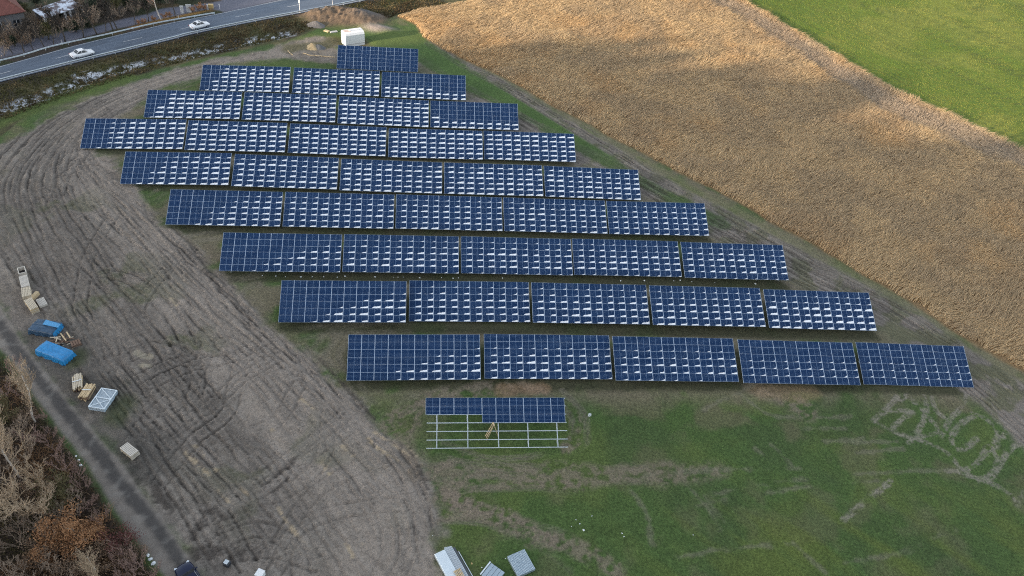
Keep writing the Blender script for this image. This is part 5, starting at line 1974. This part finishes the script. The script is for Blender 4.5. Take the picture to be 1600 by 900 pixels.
def plant_proto(key, mats, seed, leaf=None, **kw):
    tr, br, tips = grow(seed, **kw)
    tm = mesh_np('trunk', *tubes_np(tr, 6), [mats[0]], smooth=True)
    Vv, q = tubes_np(br, 3)
    mid = [mats[1]]
    mi = np.zeros(len(q), int)
    if leaf:
        V2, q2 = leaf_cards(tips, leaf[0], leaf[1], seed + 5, leaf[3] if len(leaf) > 3 else .4)
        q = np.vstack([q, q2 + len(Vv)])
        Vv = np.vstack([Vv, V2])
        mid.append(leaf[2])
        mi = np.concatenate([mi, np.ones(len(q2), int)])
    cm = mesh_np('crown', Vv, q, mid, midx=mi)
    return tm, cm


BK = lambda nm, c, v=.3: simple(nm, c, .9, 0, v, 3.0)
b_pale = BK('pale_birch_bark', (.60, .54, .48), .25)
b_tan = BK('tan_twigs', (.50, .385, .27))
b_pink = BK('reddish_brown_twigs', (.36, .245, .205))
b_dark = BK('dark_bark', (.075, .062, .052))
b_grey = BK('grey_twigs', (.38, .295, .225))
b_olive = BK('olive_twigs', (.20, .165, .085))
l_orange = BK('withered_orange_leaves', (.33, .17, .08), .35)
l_red = BK('dark_red_leaves', (.12, .040, .036), .35)
l_brown = BK('withered_brown_leaves', (.21, .14, .09), .35)
l_olive = BK('olive_leaves', (.075, .075, .026), .35)
l_green = BK('dark_evergreen_leaves', (.028, .042, .022), .35)

PROTO = {
    'birch': [plant_proto('b', (b_pale, b_tan), 11 + i, h=8.5, r0=.11, kids=(17, 9, 6), levels=3, up=.45, first=.22, ratio=.40, spread=.3) for i in range(2)],
    'tan_tree': [plant_proto('t', (b_tan, b_tan), 21 + i, h=6.5, stems=3, r0=.13, spread=.55, kids=(9, 8, 6), levels=3, up=.3, first=.25, ratio=.46) for i in range(2)],
    'pink_shrub': [plant_proto('p', (b_pink, b_pink), 31 + i, h=2.9, stems=5, r0=.035, spread=.7, kids=(6, 5, 4), levels=3, up=.4, first=.2, ratio=.45) for i in range(2)],
    'grey_shrub': [plant_proto('g', (b_grey, b_grey), 41 + i, h=3.6, stems=7, r0=.04, spread=.8, kids=(6, 5, 4), levels=3, up=.35, first=.2, ratio=.45) for i in range(2)],
    'olive_shrub': [plant_proto('ol', (b_olive, b_olive), 46, leaf=(3, .06, l_olive, .3), h=3.4, stems=7, r0=.04, spread=.8, kids=(6, 5, 3), levels=3, up=.35, first=.2, ratio=.45)],
    'orange_shrub': [plant_proto('o', (b_dark, b_grey), 51 + i, leaf=(16, .10, l_orange, .28), h=3.6, stems=5, r0=.05, spread=.6, kids=(6, 5), levels=2, up=.4, first=.2, ratio=.45) for i in range(2)],
    'red_shrub': [plant_proto('r', (b_dark, b_pink), 61, leaf=(9, .08, l_red, .3), h=2.4, stems=6, r0=.04, spread=.7, kids=(5, 5), levels=2, up=.4, first=.2, ratio=.45)],
    'brown_shrub': [plant_proto('br', (b_dark, b_grey), 66, leaf=(8, .09, l_brown, .35), h=2.6, stems=6, r0=.04, spread=.8, kids=(6, 5), levels=2, up=.35, first=.2, ratio=.45)],
    'street_tree': [plant_proto('s', (b_dark, b_dark), 71 + i, h=8.5, r0=.15, kids=(13, 8, 6), levels=3, up=.4, first=.35, ratio=.42, spread=.3, tw=.014) for i in range(3)],
    'white_birch': [plant_proto('wb', (b_pale, b_pink), 81, h=9.5, r0=.15, kids=(12, 7, 5), levels=3, up=.4, first=.4, ratio=.36, spread=.3)],
    'willow': [plant_proto('w', (b_dark, b_olive), 91, leaf=(5, .12, l_olive, .45), h=6.5, r0=.18, stems=1, spread=.4, kids=(15, 9, 4), levels=3, up=-.05, first=.3, ratio=.42)],
    'evergreen': [plant_proto('e', (b_dark, b_dark), 96, leaf=(16, .16, l_green, .5), h=6.0, r0=.16, stems=3, spread=.4, kids=(12, 7), levels=2, up=.2, first=.15, ratio=.36)],
}
PCOUNT = {}


def plant(kind, name, label, cat, u, v, s=1.0, group=None, rz=None, lean=0.0):
    k = PCOUNT.get(kind, 0)
    PCOUNT[kind] = k + 1
    tm, cm = PROTO[kind][k % len(PROTO[kind])]
    p = gp(u, v)
    rg = random.Random(int(u * 7 + v * 13))
    r = thing(name, label, cat, p, rg.uniform(0, 6.28) if rz is None else rz, group)
    r.scale = (s, s, s * rg.uniform(.92, 1.08))
    if lean:
        r.rotation_euler = (rg.uniform(-lean, lean), rg.uniform(-lean, lean), r.rotation_euler[2])
    link('trunk', tm, r)
    link('crown', cm, r)
    return r


SG = 'scrub beside the gravel lane'
# the strip at the lower left
plant('birch', 'birch_tree', 'bare pale birch leaning over the scrub beside the blue tarpaulins', 'tree', 55, 660, 1.15)
plant('birch', 'birch_tree', 'bare pale birch at the left edge below the topmost birch', 'tree', 30, 745, 1.15)
plant('tan_tree', 'bare_tree', 'large tan bare tree with many radiating limbs in the scrub', 'tree', 46, 800, 1.35)
plant('tan_tree', 'bare_tree', 'tan bare tree at the left picture edge, low down', 'tree', -10, 850, 1.2)
plant('tan_tree', 'bare_tree', 'smaller tan bare tree between the big tan tree and the birches', 'tree', 78, 760, .8)
plant('birch', 'birch_tree', 'pinkish pale birch at the bottom edge below the orange shrub', 'tree', 150, 925, .8)
plant('orange_shrub', 'leafy_shrub', 'large orange brown leafy shrub at the bottom of the scrub', 'shrub', 122, 850, 1.25)
plant('orange_shrub', 'leafy_shrub', 'smaller orange brown shrub left of the large orange one', 'shrub', 92, 872, .9)
plant('orange_shrub', 'leafy_shrub', 'narrow orange brown shrub right of the large orange one', 'shrub', 158, 840, .75)
plant('red_shrub', 'leafy_shrub', 'dark red shrub right of the orange shrubs near the lane', 'shrub', 186, 850, 1.1)
plant('olive_shrub', 'leafy_shrub', 'olive green shrub right of the large tan tree', 'shrub', 100, 790, 1.1)
plant('olive_shrub', 'leafy_shrub', 'olive green shrub behind the topmost birch at the picture edge', 'shrub', 8, 660, .9)
for (u, v, s) in ((20, 585, .8), (38, 618, .75), (60, 690, .9), (78, 688, .8), (90, 705, .8), (105, 735, .9), (118, 750, .8), (132, 765, .8), (140, 790, .85), (160, 815, .8), (200, 865, .8), (215, 885, .8), (190, 890, .85), (10, 620, .8), (72, 655, .6), (235, 905, .8), (205, 910, .9)):
    plant('pink_shrub', 'twiggy_shrub', 'bare reddish brown twiggy shrub in the scrub left of the lane', 'shrub', u, v, s, SG)
for (u, v, s) in ((5, 700, .9), (22, 690, .9), (40, 720, .9), (15, 770, 1.0), (65, 830, .9), (30, 850, 1.0), (85, 820, .8), (120, 800, .8), (55, 900, 1.0), (15, 920, 1.0), (95, 915, .9), (-20, 760, 1.), (-15, 640, .9)):
    plant('grey_shrub', 'twiggy_shrub', 'bare greyish tan twiggy shrub deep in the scrub left of the lane', 'shrub', u, v, s, SG)
for (u, v, s) in ((70, 870, .9), (150, 880, .9), (175, 880, .8), (130, 900, 1.0), (40, 660, .7), (140, 830, .6), (220, 870, .5), (110, 900, .8), (60, 780, .8)):
    plant('brown_shrub', 'leafy_shrub', 'low withered brown shrub on the dark scrub floor left of the lane', 'shrub', u, v, s, SG)

# denser woody growth around the houses
for (u, v, s) in ((30, 60, 1.), (50, 66, 1.), (65, 58, 1.), (88, 58, 1.), (112, 50, .9), (128, 46, .9), (140, 32, .9), (12, 62, 1.), (150, 36, .8), (75, 42, .9), (45, 38, .9), (170, 28, .9), (190, 26, .8), (212, 20, .8), (5, 88, .8), (235, 12, .8), (262, 6, .8)):
    plant('grey_shrub', 'twiggy_shrub', 'bare twiggy garden shrub between the houses and the road', 'shrub', u, v, s * 1.1, 'twiggy garden shrubs by the road')
# trees between road and houses
RG = 'bare trees lining the far side of the road'
for (u, v, s) in ((84, 70, .8), (102, 66, .9), (131, 60.5, .85), (20, 84, .8), (38, 82, .7), (152, 54.5, .95), (166, 52, .7), (177, 48, .8), (184, 47, .9), (211.5, 40.5, .8), (274, 27, .75), (70, 75, .7), (53, 80, .75), (232, 34, .6)):
    plant('street_tree', 'bare_tree', 'bare dark street tree behind the far crash barrier', 'tree', u, v, s * 1.15, RG)
plant('white_birch', 'birch_tree', 'tall white stemmed birch behind the far crash barrier', 'tree', 252, 32, 1.0)
plant('willow', 'weeping_tree', 'olive brown drooping tree in front of the snowy outbuilding', 'tree', 76, 62, .75)
plant('willow', 'weeping_tree', 'olive brown drooping tree at the top edge behind the side street', 'tree', 185, 22, .85)
plant('willow', 'weeping_tree', 'olive brown drooping tree between red roof and snowy roof', 'tree', 48, 26, .55)
for (u, v, s) in ((160, 26, .7), (200, 16, .8), (225, 14, .8), (250, 6, .8), (145, 22, .6), (275, 2, .6), (300, 0, .7), (322, -3, .6), (172, 14, .8), (58, 10, .8), (36, 22, .6), (96, 34, .5), (150, 12, .8), (120, 50, .45), (138, 44, .45), (24, 72, .4), (214, 4, .9), (240, -4, .9)):
    plant('evergreen', 'evergreen_tree', 'dark evergreen in the hedge behind the side street', 'tree', u, v, s * .8, 'evergreens behind the side street')
for (u, v, s) in ((20, 66, .9), (40, 58, .8), (92, 46, .8), (105, 42, .7), (60, 48, .9), (125, 36, .8), (8, 76, .8), (145, 40, .7), (110, 34, .7), (38, 70, .7)):
    plant('brown_shrub', 'leafy_shrub', 'low brown shrub in the gardens behind the far crash barrier', 'shrub', u, v, s, 'shrubs in the roadside gardens')
for (u, v, s) in ((225, 38.5, .35), (240, 34.5, .35), (258, 29.5, .35), (266, 27.5, .35), (302, 19, .45), (312, 16.5, .5), (320, 16, .4), (218, 40, .3)):
    plant('orange_shrub', 'leafy_shrub', 'small orange brown hedge shrub along the far crash barrier', 'shrub', u, v, s, 'orange hedge along the far crash barrier')

# ---------------------------------------------------------------- blades: reeds and rough grass
def scatter(poly, dens, rg, margin=0.0, noise=None):
    lo, hi = poly.min(0), poly.max(0)
    n_ = int(dens * np.prod(hi - lo))
    P_ = rg.uniform(lo, hi, (n_, 2))
    m = poly_sd(P_[:, 0], P_[:, 1], poly) > margin
    return P_[m]


def blades(P_, Z, hgt, wid, lean, leanvar, rg, col, bend=.5):
    """bent tapered blades: 5 verts each (quad + tri)"""
    n_ = len(P_)
    L = np.stack([lean[:, 0] + rg.normal(0, leanvar, n_), lean[:, 1] + rg.normal(0, leanvar, n_)], 1)
    a = rg.uniform(0, 2 * np.pi, n_)
    s = np.stack([np.cos(a), np.sin(a), np.zeros(n_)], 1) * (wid / 2)[:, None]
    b0 = np.column_stack([P_, Z])
    m_ = b0 + np.column_stack([L * (hgt * .35)[:, None], hgt * .58])
    t = b0 + np.column_stack([L * (hgt * (.7 + bend))[:, None], hgt * (1.0 - .25 * np.clip(np.hypot(L[:, 0], L[:, 1]), 0, 1.5))])
    Vv = np.stack([b0 - s, b0 + s, m_ + s * .9, m_ - s * .9, t], 1).reshape(-1, 3)
    k_ = np.arange(n_)[:, None] * 5
    q = k_ + np.array([[0, 1, 2, 3]])
    tr = k_ + np.array([[3, 2, 4]])
    cc_ = np.repeat(col, 5, 0)
    return Vv, [q, tr], cc_


rg = np.random.default_rng(12)
rp_view = W2([(600, 20), (640, 60), (690, 85), (862, 172), (990, 240), (1137, 316), (1250, 380), (1425, 482), (1600, 592), (1720, 660), (1720, 290), (1600, 226), (1400, 133), (1160, -8), (1100, -40), (860, -30), (760, -8)])
P_ = scatter(rp_view, 27.0, rg)
sd = poly_sd(P_[:, 0], P_[:, 1], reed_poly)
nz = N2.fbm(P_[:, 0] / 2.2, P_[:, 1] / 2.2, 3)
P_ = P_[(sd + (nz - .5) * 1.6) > 0.1]
dens = N1.fbm(P_[:, 0] / 3.2 + 50, P_[:, 1] / 3.2, 3)
P_ = P_[rg.random(len(P_)) < sstep(.24, .5, dens) * .35 + .65]
n_ = len(P_)
big = N3.fbm(P_[:, 0] / 16, P_[:, 1] / 16, 3)
mid_ = N4.fbm(P_[:, 0] / 4.5, P_[:, 1] / 4.5, 3)
sm = N1.fbm(P_[:, 0] / 1.6, P_[:, 1] / 1.6, 2)
hgt = (0.78 + 0.62 * mid_) * rg.uniform(.65, 1.2, n_)
wid = rg.uniform(.06, .13, n_)
ang = 0.62 + (mid_ - .5) * 1.5 + (sm - .5) * 1.2
mag = .85 + .9 * (N2.fbm(P_[:, 0] / 3 + 9, P_[:, 1] / 3, 2))
lean = np.stack([np.cos(ang) * mag, np.sin(ang) * mag], 1)
cA, cB, cC, cD = lin(198, 174, 138), lin(190, 154, 110), lin(170, 151, 126), lin(212, 191, 156)
f1 = sstep(.46, .62, big)[:, None]
f2 = sstep(.42, .62, N2.fbm(P_[:, 0] / 7 + 70, P_[:, 1] / 7, 3))[:, None]
col = cA * (1 - f1 * .4) + cB * f1 * .4
col = col * (1 - f2 * .55) + cC * f2 * .55
f3 = (rg.random(n_) < .22)[:, None] * .4
col = col * (1 - f3) + cD * f3
# greyer, trampled band inside the upper edge
up_edge = smooth_line(W2([(1120, 0), (1180, 30), (1280, 95), (1380, 155), (1480, 203), (1600, 255), (1720, 310)]), 2)
gd = sstep(7, 2, np.abs(line_d(P_[:, 0], P_[:, 1], up_edge, 12)) + (mid_ - .5) * 5)[:, None]
col = col * (1 - gd * .6) + lin(160, 150, 140) * gd * .6
hgt = hgt * (1 - .35 * gd[:, 0])
col *= rg.uniform(.88, 1.12, (n_, 1))
col *= (.87 + .26 * N3.fbm(P_[:, 0] / 1.1, P_[:, 1] / 1.1, 2))[:, None]
Vv, fc, cc_ = blades(P_, ghv(P_[:, 0], P_[:, 1]) - .05, hgt, wid, lean, .28, rg, col)
M['reed'] = attr_mat('dry_reed', 'tint', .85, .15, (6, .12), transl=.38)
tag(link('reed_bed', mesh_np('reed_bed', Vv, fc, [M['reed']], {'tint': cc_})), kind='stuff')
print('reeds', n_)

# rough grass on the road verge
vp = W2([(-60, 215), (0, 190), (60, 168), (130, 142), (200, 120), (300, 93), (400, 70), (470, 52), (500, 40), (600, 34), (622, 22), (700, 6), (660, -8), (560, 6), (470, 24), (400, 38), (300, 59), (180, 90), (0, 134), (-60, 150)])
P_ = scatter(vp, 16, rg)
sdr = poly_sd(P_[:, 0], P_[:, 1], road_poly)
bm = np.exp(-(((P_[:, 0] - _c[0]) / 10.5) ** 2 + ((P_[:, 1] - _c[1]) / 5.2) ** 2) ** 1.4)
P_ = P_[(sdr < -.5) & (bm < .25)]
n_ = len(P_)
nz = N3.fbm(P_[:, 0] / 3, P_[:, 1] / 3, 3)
f = sstep(.4, .62, nz)[:, None]
col = lin(74, 74, 44) * (1 - f) + lin(104, 92, 66) * f
f = sstep(.5, .66, N1.fbm(P_[:, 0] / 5, P_[:, 1] / 5, 3))[:, None]
col = col * (1 - f * .7) + lin(62, 50, 38) * f * .7
col *= rg.uniform(.65, 1.35, (n_, 1))
hg = rg.uniform(.15, .55, n_) * (.5 + nz)
Vv, fc, cc_ = blades(P_, ghv(P_[:, 0], P_[:, 1]) - .03, hg, rg.uniform(.08, .2, n_), rg.normal(0, .5, (n_, 2)), .3, rg, col)
M['grass'] = attr_mat('rough_grass', 'tint', .9, .15, (6, .12), transl=.2)
tag(link('rough_grass', mesh_np('rough_grass', Vv, fc, [M['grass']], {'tint': cc_})), kind='stuff')

# fallen leaves, dead stalks and brambles on the scrub floor
sp_ = W2([(-90, 480), (-10, 552), (50, 628), (95, 688), (133, 738), (175, 808), (225, 876), (255, 930), (120, 1000), (-140, 900)])
P_ = scatter(sp_, 26, rg)
n_ = len(P_)
nz = N3.fbm(P_[:, 0] / 2.4, P_[:, 1] / 2.4, 3)
f = sstep(.4, .6, nz)[:, None]
col = lin(98, 82, 66) * (1 - f) + lin(132, 104, 78) * f
f = sstep(.5, .62, N1.fbm(P_[:, 0] / 3, P_[:, 1] / 3, 3))[:, None]
col = col * (1 - f * .8) + lin(74, 72, 48) * f * .8
col *= rg.uniform(.5, 1.4, (n_, 1))
Vv, fc, cc_ = blades(P_, ghv(P_[:, 0], P_[:, 1]) - .03, rg.uniform(.2, 1.1, n_) * (.5 + nz), rg.uniform(.03, .10, n_), rg.normal(0, .6, (n_, 2)), .4, rg, col)
tag(link('undergrowth', mesh_np('undergrowth', Vv, fc, [M['grass']], {'tint': cc_})), kind='stuff')

# short crop blades on the lit field
cp = W2([(1150, -12), (1200, 18), (1300, 76), (1400, 135), (1500, 181), (1600, 228), (1640, 246), (1680, -20)])
P_ = scatter(cp, 16, rg)
sd = poly_sd(P_[:, 0], P_[:, 1], crop_poly)
P_ = P_[sd > .2]
n_ = len(P_)
cx_ = P_[:, 0] * .795 + P_[:, 1] * .607
P_[:, 0] -= (((cx_ / .55) % 1.0) - .5) * .55 * .6 * .795
P_[:, 1] -= (((cx_ / .55) % 1.0) - .5) * .55 * .6 * .607
nz = N3.fbm(P_[:, 0] / 9, P_[:, 1] / 9, 3)
f = sstep(.35, .7, nz)[:, None]
col = lin(114, 122, 56) * (1 - f) + lin(138, 138, 70) * f
col *= rg.uniform(.9, 1.1, (n_, 1))
Vv, fc, cc_ = blades(P_, ghv(P_[:, 0], P_[:, 1]) - .02, rg.uniform(.06, .14, n_), rg.uniform(.05, .12, n_), rg.normal(0, .25, (n_, 2)), .3, rg, col)
tag(link('crop', mesh_np('crop', Vv, fc, [M['grass']], {'tint': cc_})), kind='stuff')
print('crop', n_)
EXPOSURE, SKY_SAT = 1.76, 0.45
# ================================================================ LIGHT, CAMERA
SUN_EL, SUN_AZ = R(10.0), math.atan2(-0.57, -0.82)      # the sun stands low, left of and behind the camera
dirn = Vector((math.cos(SUN_EL) * math.cos(SUN_AZ), math.cos(SUN_EL) * math.sin(SUN_AZ), math.sin(SUN_EL)))
sl = bpy.data.lights.new('sun', 'SUN')
sl.energy = 3.3
sl.angle = R(0.53)
sl.color = (1.0, 0.80, 0.58)
so = bpy.data.objects.new('sun', sl)
COL.objects.link(so)
so.rotation_euler = (-dirn).to_track_quat('-Z', 'Y').to_euler()
w = bpy.data.worlds.new('World')
SC.world = w
w.use_nodes = True
n = w.node_tree
bg = n.nodes['Background']
sky = n.nodes.new('ShaderNodeTexSky')
sky.sky_type = 'NISHITA'
sky.sun_disc = False
sky.sun_elevation = SUN_EL
sky.sun_rotation = math.atan2(dirn.x, dirn.y)
sky.altitude = 300
sky.air_density = 1.0
sky.dust_density = 2.0
hs = n.nodes.new('ShaderNodeHueSaturation')
hs.inputs['Saturation'].default_value = SKY_SAT if 'SKY_SAT' in globals() else 0.45
n.links.new(sky.outputs[0], hs.inputs['Color'])
n.links.new(hs.outputs[0], bg.inputs['Color'])
bg.inputs['Strength'].default_value = 0.15

# unseen ridge added to the south-west, its crest shaped to shade the works
edge = [(-360, 275), (-200, 240), (-110, 205), (-66, 177), (-50, 166), (-34, 170), (-12, 178), (20, 184), (60, 176), (100, 162), (200, 140), (420, 110)]  # line where the cast shade should end, dented to let sun onto the kiosk
sh = Vector((math.cos(SUN_AZ), math.sin(SUN_AZ)))
P = smooth_line(edge, 6.0)
DH = 420.0
rs = np.random.default_rng(3)
hv, hq = [], []
K_ = 7
for i, (ex, ey) in enumerate(P):
    cx, cy = ex + sh.x * DH, ey + sh.y * DH
    top = math.tan(SUN_EL) * DH + 1.0 * math.sin(i * 0.9) + rs.uniform(-3.2, 3.2)
    for k in range(K_):
        f = (k / (K_ - 1) - 0.5) * 2
        z = -4 + (top + 4) * math.exp(-(f * 2.1) ** 2) if k != K_ // 2 else top
        hv.append((cx + sh.x * f * 190, cy + sh.y * f * 190, z))
for i in range(len(P) - 1):
    for k in range(K_ - 1):
        a = i * K_ + k
        hq.append((a, a + 1, a + K_ + 1, a + K_))
M['shade_hill'] = simple('shade_hill_cover', (0.035, 0.045, 0.03), 0.95, 0, 0.4, 0.08)
tag(link('shade_hill', mesh_np('shade_hill', np.array(hv), np.array(hq), [M['shade_hill']], smooth=True)), kind='structure')

cam = bpy.data.cameras.new('camera')
co = bpy.data.objects.new('camera', cam)
COL.objects.link(co)
cam.sensor_width = 36
cam.sensor_fit = 'HORIZONTAL'
cam.lens = F_PX * 36 / 1600
cam.clip_start = 0.5
cam.clip_end = 8000
Mc = Matrix.Identity(4)
for i, vv in enumerate((_R, _U, -_F)):
    Mc[0][i], Mc[1][i], Mc[2][i] = [float(q) for q in vv]
Mc.translation = Vector(CAM)
co.matrix_world = Mc
SC.camera = co
vs_ = SC.view_settings
SC.display_settings.display_device = 'sRGB'
vs_.view_transform = 'Standard'
vs_.look = 'None'
vs_.gamma = 1.0
vs_.use_curve_mapping = False
vs_.exposure = EXPOSURE if 'EXPOSURE' in globals() else 1.0
SC.render.engine = 'CYCLES'
SC.cycles.max_bounces = 6
SC.cycles.diffuse_bounces = 3
SC.cycles.glossy_bounces = 3
SC.cycles.transmission_bounces = 2
SC.cycles.use_denoising = False
SC.cycles.filter_width = 1.1
